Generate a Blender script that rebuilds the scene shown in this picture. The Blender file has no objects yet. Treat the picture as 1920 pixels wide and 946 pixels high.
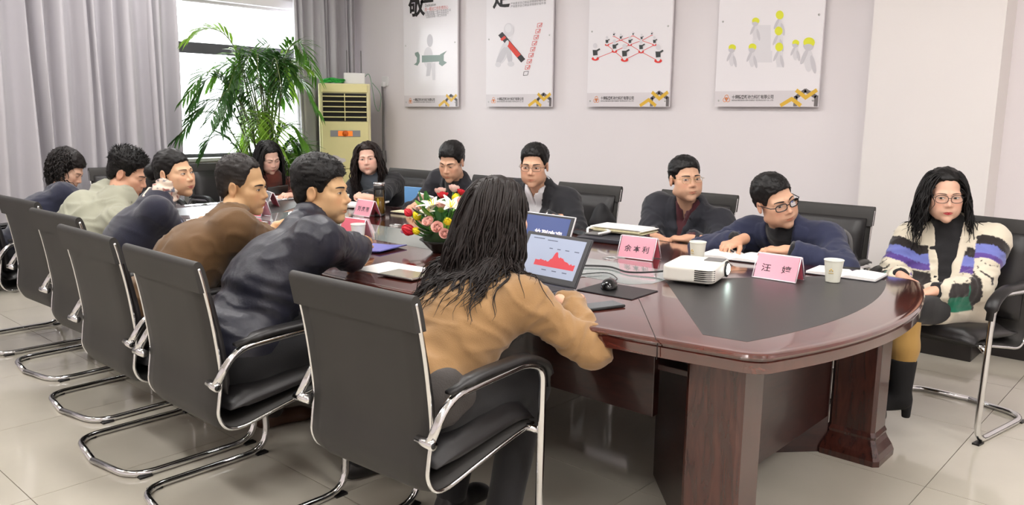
import bpy, math, random
import numpy as np
from mathutils import Vector, Matrix

# ------------------------------------------------------------------ camera
H = 1.418
F_PX, PITCH, ROLL, YAW = 1513.1, 0.17039, 0.01113, 0.73229
def _axes():
    fw = np.array([0, math.cos(PITCH), -math.sin(PITCH)]); rt = np.array([1., 0, 0]); up = np.cross(rt, fw)
    c, s = math.cos(ROLL), math.sin(ROLL); rt, up = c*rt + s*up, -s*rt + c*up
    c, s = math.cos(YAW), math.sin(YAW); R = np.array([[c, -s, 0], [s, c, 0], [0, 0, 1.]])
    return R@rt, R@up, R@fw
RT, UP, FW = _axes()
CAM = np.array([0, 0, H])
cam_d = bpy.data.cameras.new('camera'); cam = bpy.data.objects.new('camera', cam_d)
bpy.context.scene.collection.objects.link(cam)
cam_d.sensor_width = 36.0; cam_d.lens = F_PX/1920*36; cam_d.clip_start = 0.05; cam_d.clip_end = 200
M = Matrix(((RT[0], UP[0], -FW[0], 0), (RT[1], UP[1], -FW[1], 0), (RT[2], UP[2], -FW[2], H), (0, 0, 0, 1)))
cam.matrix_world = M
sc = bpy.context.scene; sc.camera = cam
def ray(x, y): return FW + RT*(x-960)/F_PX - UP*(y-473)/F_PX
def at(x, y, z):                       # point of a photo pixel on the horizontal plane z
    d = ray(x, y); return CAM + d*((z-H)/d[2])
def onY(x, y, Y):                      # ... on the plane y = Y
    d = ray(x, y); return CAM + d*(Y/d[1])
def onX(x, y, X):
    d = ray(x, y); return CAM + d*(X/d[0])

# ------------------------------------------------------------------ colour management, world, lights
sc.view_settings.view_transform = 'Standard'; sc.view_settings.look = 'None'
sc.view_settings.gamma = 1.0; sc.view_settings.use_curve_mapping = False
sc.view_settings.exposure = 0.0
w = bpy.data.worlds.new('overcast_sky'); sc.world = w; w.use_nodes = True
w.node_tree.nodes['Background'].inputs[0].default_value = (0.93, 0.97, 1.0, 1)
w.node_tree.nodes['Background'].inputs[1].default_value = 4.0
def area(name, loc, size, energy, direction, color=(1, 1, 1)):
    l = bpy.data.lights.new(name, 'AREA'); l.shape = 'RECTANGLE'; l.size, l.size_y = size; l.energy = energy; l.color = color
    o = bpy.data.objects.new(name, l); sc.collection.objects.link(o); o.location = loc
    o.rotation_euler = Vector(direction).to_track_quat('-Z', 'Y').to_euler(); return o
area('window_daylight', (-7.44, 4.3, 1.7), (1.4, 1.5), 95, (1, 0, 0), (0.95, 0.98, 1.0))
CEIL = 3.15
LAMP_E = 28.0

# ------------------------------------------------------------------ helpers
col = sc.collection
def link(o): col.objects.link(o); return o
def tag(o, label, cat, group=None):
    o['label'] = label; o['category'] = cat
    if group: o['group'] = group
    return o
def WM(o): return (WM(o.parent) @ o.matrix_basis) if o.parent else o.matrix_basis.copy()
def empty(name, loc=(0, 0, 0), rz=0.0, label=None, cat=None, group=None, parent=None):
    o = bpy.data.objects.new(name, None); o.location = loc; o.rotation_euler = (0, 0, rz); o.empty_display_size = .1; link(o)
    if parent: o.parent = parent
    if label: tag(o, label, cat, group)
    return o
def mesh(name, V, F, mat=None, parent=None, local=False, smooth=True, cols=None, mats=None, fmat=None):
    V = np.asarray(V, dtype=float).reshape(-1, 3)
    if parent is not None and not local:
        Mi = np.array(WM(parent).inverted()); V = V @ Mi[:3, :3].T + Mi[:3, 3]
    me = bpy.data.meshes.new(name)
    if isinstance(F, np.ndarray):
        n, k = F.shape
        me.vertices.add(len(V)); me.vertices.foreach_set('co', V.astype(np.float32).ravel())
        me.loops.add(n*k); me.loops.foreach_set('vertex_index', F.astype(np.int32).ravel())
        me.polygons.add(n); me.polygons.foreach_set('loop_start', (np.arange(n)*k).astype(np.int32))
        me.update(calc_edges=True)
    else:
        me.from_pydata([tuple(v) for v in V], [], [tuple(int(i) for i in f) for f in F]); me.update()
    for m_ in ([mat] if mat is not None else []) + list(mats or []): me.materials.append(m_)
    if fmat is not None: me.polygons.foreach_set('material_index', np.asarray(fmat, dtype=np.int32))
    me.polygons.foreach_set('use_smooth', [smooth]*len(me.polygons))
    if cols is not None:
        ca = me.color_attributes.new('Col', 'FLOAT_COLOR', 'POINT')
        c4 = np.ones((len(V), 4), dtype=np.float32); c4[:, :3] = cols; ca.data.foreach_set('color', c4.ravel())
    o = bpy.data.objects.new(name, me); link(o)
    if parent is not None: o.parent = parent
    return o
class MB:                               # collects shapes into one mesh
    def __init__(s): s.V = []; s.F = []; s.n = 0; s.C = []
    def add(s, V, F, c=None):
        V = np.asarray(V, float); s.V.append(V); s.F += [tuple(i+s.n for i in f) for f in F]; s.n += len(V)
        s.C.append(np.tile(np.array(c if c is not None else (1, 1, 1), float), (len(V), 1)) if c is None or np.ndim(c) == 1 else np.asarray(c))
        return s
    def box(s, c, d, rz=0, b=0.0, Rm=None, col_=None):
        c = np.array(c, float); hx, hy, hz = np.array(d, float)/2
        if b <= 0:
            V = np.array([[sx*hx, sy*hy, sz*hz] for sz in (-1, 1) for sy in (-1, 1) for sx in (-1, 1)])
            F = [(0, 2, 3, 1), (4, 5, 7, 6), (0, 1, 5, 4), (2, 6, 7, 3), (0, 4, 6, 2), (1, 3, 7, 5)]
        else:
            b = min(b, hx*.95, hy*.95, hz*.95); V = []; F = []
            def ring(ix, iy, z):
                r = []
                for (sx, sy, a0) in ((1, 1, 0), (-1, 1, 90), (-1, -1, 180), (1, -1, 270)):
                    for k in range(4):
                        a = math.radians(a0+k*30); r.append([sx*(hx-b)+ix*math.cos(a), sy*(hy-b)+iy*math.sin(a), z])
                return r
            for (r_, z) in ((.0, -hz), (b*.6, -hz+b*.1), (b*.9, -hz+b*.45), (b, -hz+b), (b, hz-b), (b*.9, hz-b*.45), (b*.6, hz-b*.1), (0, hz)): V += ring(r_, r_, z)
            for i in range(7):
                for k in range(16): k2 = (k+1) % 16; F.append((i*16+k, i*16+k2, i*16+16+k2, i*16+16+k))
            F.append(tuple(range(15, -1, -1))); F.append(tuple(range(112, 128))); V = np.array(V)
        if Rm is not None: V = V @ np.array(Rm).T
        elif rz: ca, sa = math.cos(rz), math.sin(rz); V = V @ np.array([[ca, -sa, 0], [sa, ca, 0], [0, 0, 1]]).T
        return s.add(V+c, F, col_)
    def tube(s, pts, r, n=8, caps=True, col_=None, closed=False, flat=None):
        V, F = tube(pts, r, n, caps, closed, flat); return s.add(V, F, col_)
    def lathe(s, prof, c=(0, 0, 0), n=20, col_=None, Rm=None, cap=True):
        V = []; F = []
        for (r, z) in prof:
            for k in range(n): a = 2*math.pi*k/n; V.append([r*math.cos(a), r*math.sin(a), z])
        for i in range(len(prof)-1):
            for k in range(n): k2 = (k+1) % n; F.append((i*n+k, i*n+k2, (i+1)*n+k2, (i+1)*n+k))
        if cap: F.append(tuple(range(n-1, -1, -1))); F.append(tuple(range((len(prof)-1)*n, len(prof)*n)))
        V = np.array(V)
        if Rm is not None: V = V @ np.array(Rm).T
        return s.add(V+np.array(c, float), F, col_)
    def prism(s, poly, z0, z1, col_=None):      # poly ccw in xy
        n = len(poly); V = [[x, y, z0] for x, y in poly]+[[x, y, z1] for x, y in poly]
        F = [tuple(range(n-1, -1, -1)), tuple(range(n, 2*n))]+[(k, (k+1) % n, n+(k+1) % n, n+k) for k in range(n)]
        return s.add(V, F, col_)
    def sphere(s, c, r, n=12, m=8, Rm=None, col_=None):
        r = np.array([r, r, r] if np.ndim(r) == 0 else r, float); V = [[0, 0, 1.]]; F = []
        for i in range(1, m):
            t = math.pi*i/m
            for k in range(n): a = 2*math.pi*k/n; V.append([math.sin(t)*math.cos(a), math.sin(t)*math.sin(a), math.cos(t)])
        V.append([0, 0, -1.]); L = len(V)-1
        for k in range(n): k2 = (k+1) % n; F.append((0, 1+k, 1+k2)); F.append((L, 1+(m-2)*n+k2, 1+(m-2)*n+k))
        for i in range(m-2):
            for k in range(n): k2 = (k+1) % n; a = 1+i*n; F.append((a+k, a+n+k, a+n+k2, a+k2))
        V = np.array(V)*r
        if Rm is not None: V = V @ np.array(Rm).T
        return s.add(V+np.array(c, float), F, col_)
    def build(s, name, mat, parent=None, local=False, smooth=True, colors=False):
        return mesh(name, np.vstack(s.V), s.F, mat, parent, local, smooth, np.vstack(s.C) if colors else None)
def frames(P, closed=False):
    P = np.asarray(P, float); n = len(P)
    T = np.zeros_like(P)
    if closed: T = np.roll(P, -1, 0)-np.roll(P, 1, 0)
    else: T[1:-1] = P[2:]-P[:-2]; T[0] = P[1]-P[0]; T[-1] = P[-1]-P[-2]
    T /= np.linalg.norm(T, axis=1, keepdims=True)+1e-12
    up = np.array([0, 0, 1.]) if abs(T[0][2]) < .9 else np.array([1., 0, 0])
    N = np.zeros_like(P); v = up-T[0]*(up@T[0]); N[0] = v/np.linalg.norm(v)
    for i in range(1, n):
        v = N[i-1]-T[i]*(N[i-1]@T[i]); N[i] = v/(np.linalg.norm(v)+1e-12)
    return T, N, np.cross(T, N)
def tube(P, r, n=8, caps=True, closed=False, flat=None):
    P = np.asarray(P, float); m = len(P); T, N, B = frames(P, closed)
    r = np.full(m, r) if np.ndim(r) == 0 else np.asarray(r, float); fl = 1.0 if flat is None else flat
    a = 2*np.pi*np.arange(n)/n
    V = (P[:, None, :]+r[:, None, None]*(np.cos(a)[None, :, None]*N[:, None, :]+fl*np.sin(a)[None, :, None]*B[:, None, :])).reshape(-1, 3)
    F = []
    for i in range(m if closed else m-1):
        j = (i+1) % m
        for k in range(n): k2 = (k+1) % n; F.append((i*n+k, i*n+k2, j*n+k2, j*n+k))
    if caps and not closed: F.append(tuple(range(n-1, -1, -1))); F.append(tuple(range((m-1)*n, m*n)))
    return V, F
def smooth_path(pts, n=8, closed=False):      # Catmull-Rom
    P = np.asarray(pts, float); out = []
    m = len(P); rng = range(m) if closed else range(m-1)
    for i in rng:
        if closed: p0, p1, p2, p3 = P[i-1], P[i], P[(i+1) % m], P[(i+2) % m]
        else: p1, p2 = P[i], P[i+1]; p0 = P[i-1] if i > 0 else 2*p1-p2; p3 = P[i+2] if i+2 < m else 2*p2-p1
        for k in range(n):
            t = k/n; out.append(.5*((2*p1)+(-p0+p2)*t+(2*p0-5*p1+4*p2-p3)*t*t+(-p0+3*p1-3*p2+p3)*t**3))
    if not closed: out.append(P[-1])
    return np.array(out)
def fillet(pts, r, n=5):                       # polyline with rounded corners
    P = [np.array(p, float) for p in pts]; out = [P[0]]
    for i in range(1, len(P)-1):
        a, b, c = P[i-1], P[i], P[i+1]; u = a-b; v = c-b; lu, lv = np.linalg.norm(u), np.linalg.norm(v)
        d = min(r[i] if np.ndim(r) else r, lu*.49, lv*.49); p = b+u/lu*d; q_ = b+v/lv*d
        for k in range(n+1): t = k/n; out.append((1-t)**2*p+2*t*(1-t)*b+t*t*q_)
    out.append(P[-1]); return np.array(out)
def copy_tree(o, parent=None):
    c = o.copy(); link(c); c.parent = parent
    for ch in list(o.children): copy_tree(ch, c)
    return c

# ------------------------------------------------------------------ materials
MAT = {}
def srgb(r, g, b): return tuple(((c/255)/12.92 if c/255 <= .04045 else ((c/255+.055)/1.055)**2.4) for c in (r, g, b))
def mat(name, color, rough=.5, metal=0.0, bump=None, var=None, coat=0.0, spec=None, trans=None, emit=None, alpha=None, vcol=False, sheen=0.0, stretch=None, sss=0.0):
    if name in MAT: return MAT[name]
    m = bpy.data.materials.new(name); m.use_nodes = True; nt = m.node_tree; N = nt.nodes; L = nt.links; b = N['Principled BSDF']
    b.inputs['Base Color'].default_value = (*color, 1); b.inputs['Roughness'].default_value = rough; b.inputs['Metallic'].default_value = metal
    b.inputs['Coat Weight'].default_value = coat; b.inputs['Coat Roughness'].default_value = .08
    if spec is not None: b.inputs['Specular IOR Level'].default_value = spec
    if sheen: b.inputs['Sheen Weight'].default_value = sheen
    if sss: b.inputs['Subsurface Weight'].default_value = sss; b.inputs['Subsurface Radius'].default_value = (.01, .004, .002); b.inputs['Subsurface Scale'].default_value = .6
    if trans: b.inputs['Transmission Weight'].default_value = trans
    if alpha is not None: b.inputs['Alpha'].default_value = alpha
    if emit: b.inputs['Emission Color'].default_value = (*emit[0], 1); b.inputs['Emission Strength'].default_value = emit[1]
    tc = N.new('ShaderNodeTexCoord'); mp = N.new('ShaderNodeMapping'); L.new(tc.outputs['Object'], mp.inputs[0])
    if stretch: mp.inputs['Scale'].default_value = stretch
    src = None
    if vcol: a = N.new('ShaderNodeAttribute'); a.attribute_name = 'Col'; src = a.outputs['Color']; L.new(src, b.inputs['Base Color'])
    if var:                              # (scale, amount)
        nz = N.new('ShaderNodeTexNoise'); nz.inputs['Scale'].default_value = var[0]; nz.inputs['Detail'].default_value = 5; L.new(mp.outputs[0], nz.inputs['Vector'])
        mr = N.new('ShaderNodeMapRange'); mr.inputs['From Min'].default_value = .3; mr.inputs['From Max'].default_value = .7
        mr.inputs['To Min'].default_value = 1-var[1]; mr.inputs['To Max'].default_value = 1+var[1]; L.new(nz.outputs[0], mr.inputs[0])
        mx = N.new('ShaderNodeMix'); mx.data_type = 'RGBA'; mx.blend_type = 'MULTIPLY'; mx.inputs[0].default_value = 1
        if src: L.new(src, mx.inputs[6])
        else: mx.inputs[6].default_value = (*color, 1)
        L.new(mr.outputs[0], mx.inputs[7]); L.new(mx.outputs[2], b.inputs['Base Color'])
    if bump:                             # (scale, strength, distance)
        nz = N.new('ShaderNodeTexNoise'); nz.inputs['Scale'].default_value = bump[0]; nz.inputs['Detail'].default_value = 4; L.new(mp.outputs[0], nz.inputs['Vector'])
        bp = N.new('ShaderNodeBump'); bp.inputs['Strength'].default_value = bump[1]; bp.inputs['Distance'].default_value = bump[2] if len(bump) > 2 else .01
        L.new(nz.outputs[0], bp.inputs['Height']); L.new(bp.outputs[0], b.inputs['Normal'])
    MAT[name] = m; return m
def clear_glass(name, tint, ior=1.45, rough=.03):
    m = bpy.data.materials.new(name); m.use_nodes = True; nt = m.node_tree; nt.nodes.clear(); N = nt.nodes; L = nt.links
    o = N.new('ShaderNodeOutputMaterial'); t = N.new('ShaderNodeBsdfTransparent'); t.inputs[0].default_value = (*tint, 1)
    g = N.new('ShaderNodeBsdfGlossy'); g.inputs['Roughness'].default_value = rough
    x = N.new('ShaderNodeMixShader'); fr = N.new('ShaderNodeFresnel'); fr.inputs[0].default_value = ior
    L.new(fr.outputs[0], x.inputs[0]); L.new(t.outputs[0], x.inputs[1]); L.new(g.outputs[0], x.inputs[2]); L.new(x.outputs[0], o.inputs[0]); MAT[name] = m; return m
m_wall = mat('wall_paint', srgb(233, 227, 229), .75, bump=(180, .05, .002), var=(1.2, .012))
m_col = mat('column_paint', srgb(231, 226, 224), .75, bump=(180, .05, .002), var=(1.5, .012))
m_ceil = mat('ceiling_paint', srgb(235, 233, 228), .8)
m_base = mat('baseboard_black', srgb(38, 34, 33), .35)
m_grout = mat('floor_grout', srgb(140, 130, 116), .6)
m_tile = mat('polished_tile', srgb(198, 192, 178), .09, var=(2.2, .05), coat=.25, bump=(1.3, .02, .004))
m_curtain = mat('curtain_cloth', srgb(184, 181, 186), .85, bump=(600, .1, .001), sheen=.2)
m_alu = mat('window_frame_dark', srgb(92, 92, 98), .45, .3)
m_white_trim = mat('white_window_trim', srgb(236, 233, 234), .5)
m_glass = clear_glass('window_glass', (1, 1, 1))
m_lamp = mat('lamp_diffuser', (1, 1, 1), .6, emit=((1.0, .97, .945), LAMP_E))
m_lampbody = mat('lamp_housing', srgb(225, 225, 225), .4)
m_chrome = mat('chrome', (.74, .74, .75), .12, 1.0)
m_leather = mat("black_leather", srgb(47, 45, 43), .58, bump=(420, .18, .002), var=(6, .08))
m_leather2 = mat('black_leather_seat', srgb(33, 31, 32), .42, bump=(300, .2, .002))
m_plastic = mat('black_plastic', srgb(26, 25, 26), .4)
m_wood = None

# ------------------------------------------------------------------ the room
XL, XR, YB, YF = -7.25, 2.4, 5.5, -2.6
def structure(o): o['kind'] = 'structure'; return o
fl = structure(MB().box(((XL+XR)/2, (YB+YF)/2, -.06), (XR-XL+.4, YB-YF+.4, .1)).build('floor', m_grout, smooth=False))
x0, y0, TS = -.768, .8845, .8
gx = sorted([x0+TS*k for k in range(-12, 8)]); gy = sorted([y0+TS*k for k in range(-8, 9)])
tile_cache = {}
rng = random.Random(3)
for i in range(len(gx)-1):
    for j in range(len(gy)-1):
        a, b_ = max(gx[i], XL), min(gx[i+1], XR); c, d = max(gy[j], YF), min(gy[j+1], YB)
        if b_-a < .03 or d-c < .03: continue
        key = (round(b_-a, 3), round(d-c, 3))
        if key not in tile_cache:
            t = MB().box((0, 0, -.006), (key[0]-.003, key[1]-.003, .012)).build('tile', m_tile, fl, True, False); tile_cache[key] = t
        else: t = tile_cache[key].copy(); link(t); t.parent = fl
        t.location = ((a+b_)/2, (c+d)/2, 0)
def wall(name, boxes, m=m_wall):
    b = MB()
    for c, d in boxes: b.box(c, d)
    return structure(b.build(name, m, smooth=False))
ZC = CEIL
wall('wall_back', [(((XL+XR)/2, YB+.1, ZC/2), (XR-XL+.4, .2, ZC))])
# window wall with two openings (the second one is behind the closed curtain)
W1 = (3.50, 5.05, .95, 2.42); W2 = (.6, 2.6, .95, 2.42)
bx = []
for (a, b_) in ((YF-.2, W2[0]), (W2[1], W1[0]), (W1[1], YB)): bx.append(((XL-.1, (a+b_)/2, ZC/2), (.2, b_-a, ZC)))
for W in (W1, W2):
    bx.append(((XL-.1, (W[0]+W[1])/2, W[2]/2), (.2, W[1]-W[0], W[2]))); bx.append(((XL-.1, (W[0]+W[1])/2, (W[3]+ZC)/2), (.2, W[1]-W[0], ZC-W[3])))
wall('wall_left', bx)
wall('wall_right', [((XR+.1, (YB+YF)/2, ZC/2), (.2, YB-YF+.4, ZC))])
wall('wall_front', [(((XL+XR)/2, YF-.1, ZC/2), (XR-XL+.4, .2, ZC))])
wall('ceiling', [(((XL+XR)/2, (YB+YF)/2, ZC+.1), (XR-XL+.4, YB-YF+.4, .2))], m_ceil)
wall('column', [((-1.425, 5.375, ZC/2), (.71, .25, ZC))], m_col)
def bb(name, c, d): return structure(MB().box(c, d, b=.004).build(name, m_base, smooth=False))
bb('baseboard_back', ((XL-1.78)/2, YB-.008, .065), (-1.78-XL, .016, .13))
bb('baseboard_back_right', ((XR-1.07)/2, YB-.008, .065), (XR+1.07, .016, .13))
bb('baseboard_column', (-1.425, 5.242, .065), (.742, .016, .13))
bb('baseboard_column_side', (-1.062, 5.366, .065), (.016, .232, .13))
bb('baseboard_left', (XL+.008, (YB+YF)/2, .065), (.016, YB-YF, .13))
def window(name, W, mull):
    e = structure(empty(name, (XL-.1, (W[0]+W[1])/2, W[2])))
    f = MB(); t = .06; x = XL-.13
    for y in (W[0]+t/2, W[1]-t/2): f.box((x, y, (W[2]+W[3])/2), (.07, t, W[3]-W[2]))
    f.box((x, (W[0]+W[1])/2, W[2]+t/2), (.07, W[1]-W[0], t)); MB().box((x, (W[0]+W[1])/2, W[3]-.012), (.07, W[1]-W[0], .024)).build('head_rail', m_white_trim, e, smooth=False)
    f.build('window_frame', m_alu, e, smooth=False)
    MB().box((x+.005, (W[0]+W[1])/2, 1.985), (.08, W[1]-W[0], .10)).build('transom_bar', m_alu, e, smooth=False)
    for y in mull: MB().box((x+.005, y, (W[2]+1.985)/2), (.075, .055, 1.985-W[2])).build('mullion', m_alu, e, smooth=False)
    ys = [W[0]]+list(mull)+[W[1]]
    for k in range(len(ys)-1): MB().box((x, (ys[k]+ys[k+1])/2, (W[2]+1.95)/2), (.006, ys[k+1]-ys[k]-.05, 1.94-W[2]-.06)).build('pane', m_glass, e, smooth=False)
    MB().box((x, (W[0]+W[1])/2, (2.04+W[3])/2), (.006, W[1]-W[0]-.1, W[3]-2.04-.05)).build('pane', m_glass, e, smooth=False)
    MB().box((XL-.02, (W[0]+W[1])/2, W[2]+.012), (.20, W[1]-W[0]+.06, .03), b=.006).build('window_sill', m_white_trim, e, smooth=False)
    tr = MB()
    tr.box((XL+.006, W[0]-.04, (W[2]+W[3])/2), (.012, .07, W[3]-W[2]+.14), b=.003); tr.box((XL+.006, W[1]+.04, (W[2]+W[3])/2), (.012, .07, W[3]-W[2]+.14), b=.003)
    tr.box((XL+.006, (W[0]+W[1])/2, W[3]+.04), (.012, W[1]-W[0]+.15, .07), b=.003); tr.build('window_casing', m_white_trim, e, smooth=False)
window('window_1', W1, [4.19]); window('window_2', W2, [1.6])
# curtains: pleated cloth with real folds
def curtain(label, ya, yb, x, seed, amp, n_f):
    rg = np.random.default_rng(seed); ny = n_f*14; nz = 14
    u = np.linspace(0, 1, ny); wv = np.cumsum(.35+rg.random(n_f)*1.5); wv = np.concatenate([[0], wv/wv[-1]])
    ph = np.interp(u, wv, np.arange(n_f+1))*2*np.pi
    am = amp*np.interp(u, np.linspace(0, 1, n_f*2), .45+.55*rg.random(n_f*2))
    V = []
    for z in np.linspace(.03, CEIL-.15, nz):
        k = (z-.03)/(CEIL-.18); drift = .03*np.sin(ph*.31+z*.9)
        dx = am*(np.sin(ph+.25*np.sin(z*1.3+ph*.2))+.30*np.sin(2*ph+1.1))*(1.05-.25*k)
        V.append(np.stack([x+dx+.01*np.sin(ph*.5+z*2), ya+(yb-ya)*u+drift*(1-k)+.02*np.sin(ph+1.3), np.full(ny, z)], -1))
    V = np.concatenate(V); i, j = np.meshgrid(np.arange(nz-1), np.arange(ny-1), indexing='ij'); a = (i*ny+j).ravel()
    F = np.stack([a, a+ny, a+ny+1, a+1], -1)
    o = mesh('curtain', V, F, m_curtain); md = o.modifiers.new('cloth', 'SOLIDIFY'); md.thickness = .004
    return tag(o, label, 'curtain', 'grey window curtains')
cur_l = curtain('wide grey pleated curtain drawn closed beside the bright window', -.2, 3.40, XL+.21, 5, .105, 25)
curtain('narrow grey pleated curtain gathered between the palm and the air conditioner', 4.63, 5.36, XL+.16, 11, .06, 8)
# pull cord hanging by the window reveal
MB().tube([(XL+.03, 3.435, 3.0), (XL+.04, 3.44, 1.5), (XL+.05, 3.43, .5)], .006, 6).build('cord', m_white_trim, cur_l)
# ceiling lamps
for i, x in enumerate((-5.9, -3.4, -.9, 1.2)):
    for j, y in enumerate((-.2, 1.5, 3.0)):
        e = empty('ceiling_light', (x, y, CEIL), 0, 'white rectangular ceiling light panel above the room', 'light', 'ceiling light panels')
        MB().box((0, 0, -.02), (1.24, .34, .04), b=.004).build('housing', m_lampbody, e, True, False)
        MB().box((0, 0, -.043), (1.18, .28, .006)).build('diffuser', m_lamp, e, True, False)
# ------------------------------------------------------------------ conference table
def wood_mat(name, base, dark, stretch, rough=.1, coat=.6):
    m = mat(name, base, rough, coat=coat); m.node_tree.nodes['Principled BSDF'].inputs['Coat IOR'].default_value = 1.75; nt = m.node_tree; N = nt.nodes; L = nt.links; b = N['Principled BSDF']
    tc = N.new('ShaderNodeTexCoord'); mp = N.new('ShaderNodeMapping'); mp.inputs['Scale'].default_value = stretch; L.new(tc.outputs['Object'], mp.inputs[0])
    nz = N.new('ShaderNodeTexNoise'); nz.inputs['Scale'].default_value = 4; nz.inputs['Detail'].default_value = 7; nz.inputs['Distortion'].default_value = 1.2; L.new(mp.outputs[0], nz.inputs['Vector'])
    cr = N.new('ShaderNodeValToRGB'); cr.color_ramp.elements[0].position = .32; cr.color_ramp.elements[0].color = (*dark, 1)
    cr.color_ramp.elements[1].position = .68; cr.color_ramp.elements[1].color = (*base, 1); L.new(nz.outputs[0], cr.inputs[0]); L.new(cr.outputs[0], b.inputs['Base Color'])
    return m
m_wood = wood_mat('mahogany_veneer', srgb(92, 42, 33), srgb(62, 26, 21), (1.2, 9, 9), .12, 1.0)
m_wood_end = wood_mat('mahogany_end', srgb(92, 42, 33), srgb(62, 26, 21), (9, 1.2, 9), .12, 1.0)
m_wood_dark = wood_mat('mahogany_dark', srgb(58, 29, 25), srgb(40, 20, 18), (2, 2, 9), .3, .2)
m_wood_post = wood_mat('mahogany_post', srgb(78, 40, 32), srgb(52, 26, 22), (9, 9, 1.2), .25, .3)
m_mat_black = mat('black_leather_inlay', srgb(52, 50, 50), .38, bump=(500, .15, .001))
m_grey_glass = mat('grey_glass_inlay', srgb(142, 150, 148), .06, var=(9, .12), coat=.5)
m_dark = mat('dark_gap', srgb(20, 12, 11), .6)
m_steel = mat('brushed_steel', (.62, .62, .61), .3, 1.0)
TZ = .76; TY = 2.81; TX0, TX1 = -5.5, -.77
def table_outline(off=0.0):
    cx = (TX0+TX1)/2; hl = (TX1-TX0)/2; half_end = .74; sag = .17; es = .13
    pts = []
    def corner(sx, sy):    # rounded corner where the bowed side meets the bowed end
        return cx+sx*(hl-es-.01), TY+sy*half_end
    side = lambda t, sy: (cx+t*(hl-es-.11), TY+sy*(half_end+sag*(1-t*t)+.012))
    end = lambda t, sx: (cx+sx*(hl-es*t*t*1.02), TY+t*(half_end-.07))
    ring = []
    ring += [end(t, 1) for t in np.linspace(-1, 1, 21)]
    a, b_, c = np.array(end(1, 1)), np.array((cx+hl-es-.02, TY+half_end+.005)), np.array(side(1, 1))
    ring += [tuple((1-t)**2*a+2*t*(1-t)*b_+t*t*c) for t in np.linspace(.15, .85, 6)]
    ring += [side(t, 1) for t in np.linspace(1, -1, 33)]
    P = [(2*cx-x, y) for x, y in [tuple((1-t)**2*a+2*t*(1-t)*b_+t*t*c) for t in np.linspace(.15, .85, 6)]][::-1]; ring += P
    ring += [end(t, -1) for t in np.linspace(1, -1, 21)]
    ring += [(x, 2*TY-y) for x, y in P][::-1]
    ring += [side(t, -1) for t in np.linspace(-1, 1, 33)]
    ring += [(2*cx-x, y) for x, y in [(x, 2*TY-y) for x, y in P]]
    R = np.array(ring); T = np.roll(R, -1, 0)-np.roll(R, 1, 0); T /= np.linalg.norm(T, axis=1, keepdims=True)
    Nn = np.stack([T[:, 1], -T[:, 0]], -1)
    return R+Nn*off
table = empty('conference_table', (-3.135, TY, 0), 0, 'long boat shaped mahogany conference table with glossy top and black inlay', 'table')
prof = [(-.045, .70), (-.012, .70), (-.006, .703), (-.004, .735), (-.010, .738), (-.010, .742), (-.002, .745), (0, .750), (-.004, .757), (-.014, .7605), (-.022, .7588), (-.03, .76)]
loops = [np.c_[table_outline(o), np.full(len(table_outline()), z)] for o, z in prof]
n = len(loops[0]); V = np.vstack(loops); F = []
for i in range(len(prof)-1):
    for k in range(n): k2 = (k+1) % n; F.append((i*n+k, i*n+k2, (i+1)*n+k2, (i+1)*n+k))
F.append(tuple(range((len(prof)-1)*n, len(prof)*n))); F.append(tuple(range(n-1, -1, -1)))
top = mesh('table_top', V, F, m_wood, table, smooth=True)
md = top.modifiers.new('n', 'EDGE_SPLIT'); md.split_angle = math.radians(35)
Zt = TZ+.0006
def flat(name, poly, z, m, parent=table, th=.0012): return MB().prism(poly, z-th, z, None).build(name, m, parent, smooth=False)
def mirx(poly): return [(2*(TX0+TX1)/2-x, y) for x, y in poly][::-1]
def arc_end(xc, bul, ya, yb, k=15): return [(xc+bul*(1-((2*(y-(ya+yb)/2)/(yb-ya))**2)), y) for y in np.linspace(ya, yb, k)]
inlay = [(-1.69, 2.81), (-1.16, 2.165)]+arc_end(-1.025, .10, 2.185, 3.435)+[(-1.16, 3.455)]
flat('leather_inlay', inlay, Zt, m_mat_black); flat('leather_inlay', mirx(inlay), Zt, m_mat_black)
gl = [(-4.66, 2.62), (-1.74, 2.62), (-1.68, 2.70), (-1.68, 2.90), (-1.74, 2.98), (-4.66, 2.98)]
flat('glass_inlay', gl, Zt+.0002, m_grey_glass)
def seam(a, b_):
    a, b_ = np.array(a), np.array(b_); d = (b_-a)/np.linalg.norm(b_-a); nn = np.array([-d[1], d[0]])*.0012
    return [tuple(a-nn), tuple(b_-nn), tuple(b_+nn), tuple(a+nn)]
for (a, b_) in (((-1.228, 2.012), (-1.70, 2.60)), ((-1.228, 3.608), (-1.70, 3.02))):
    flat('seam', seam(a, b_), Zt, m_dark); s2 = [(2*(TX0+TX1)/2-x, y) for x, y in (a, b_)]; flat('seam', seam(*s2), Zt, m_dark)
def front_edge(x): 
    O = table_outline(0); lo = O[(O[:, 1] < 2.3)]; i = np.argmin(abs(lo[:, 0]-x)); return lo[i, 1]
for x in (-1.228, -5.042): MB().box((x, front_edge(x)-.0006, .725), (.0025, .003, .05)).build('seam', m_dark, table, smooth=False)
for (gx_, gy_) in ((-2.126, 3.05), (-3.67, 3.05), (-4.07, 3.05), (-2.6, 2.55), (-4.3, 2.55)):
    o = MB().lathe([(.019, .7600), (.036, .7600), (.0365, .7625), (.034, .7645), (.024, .7645), (.0235, .7615)], (gx_, gy_, 0), 24, cap=False).build('grommet', m_steel, table)
    MB().lathe([(.0235, .7603), (.0235, .7612)], (gx_, gy_, 0), 20).build('cable_hole', m_dark, o)
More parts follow.
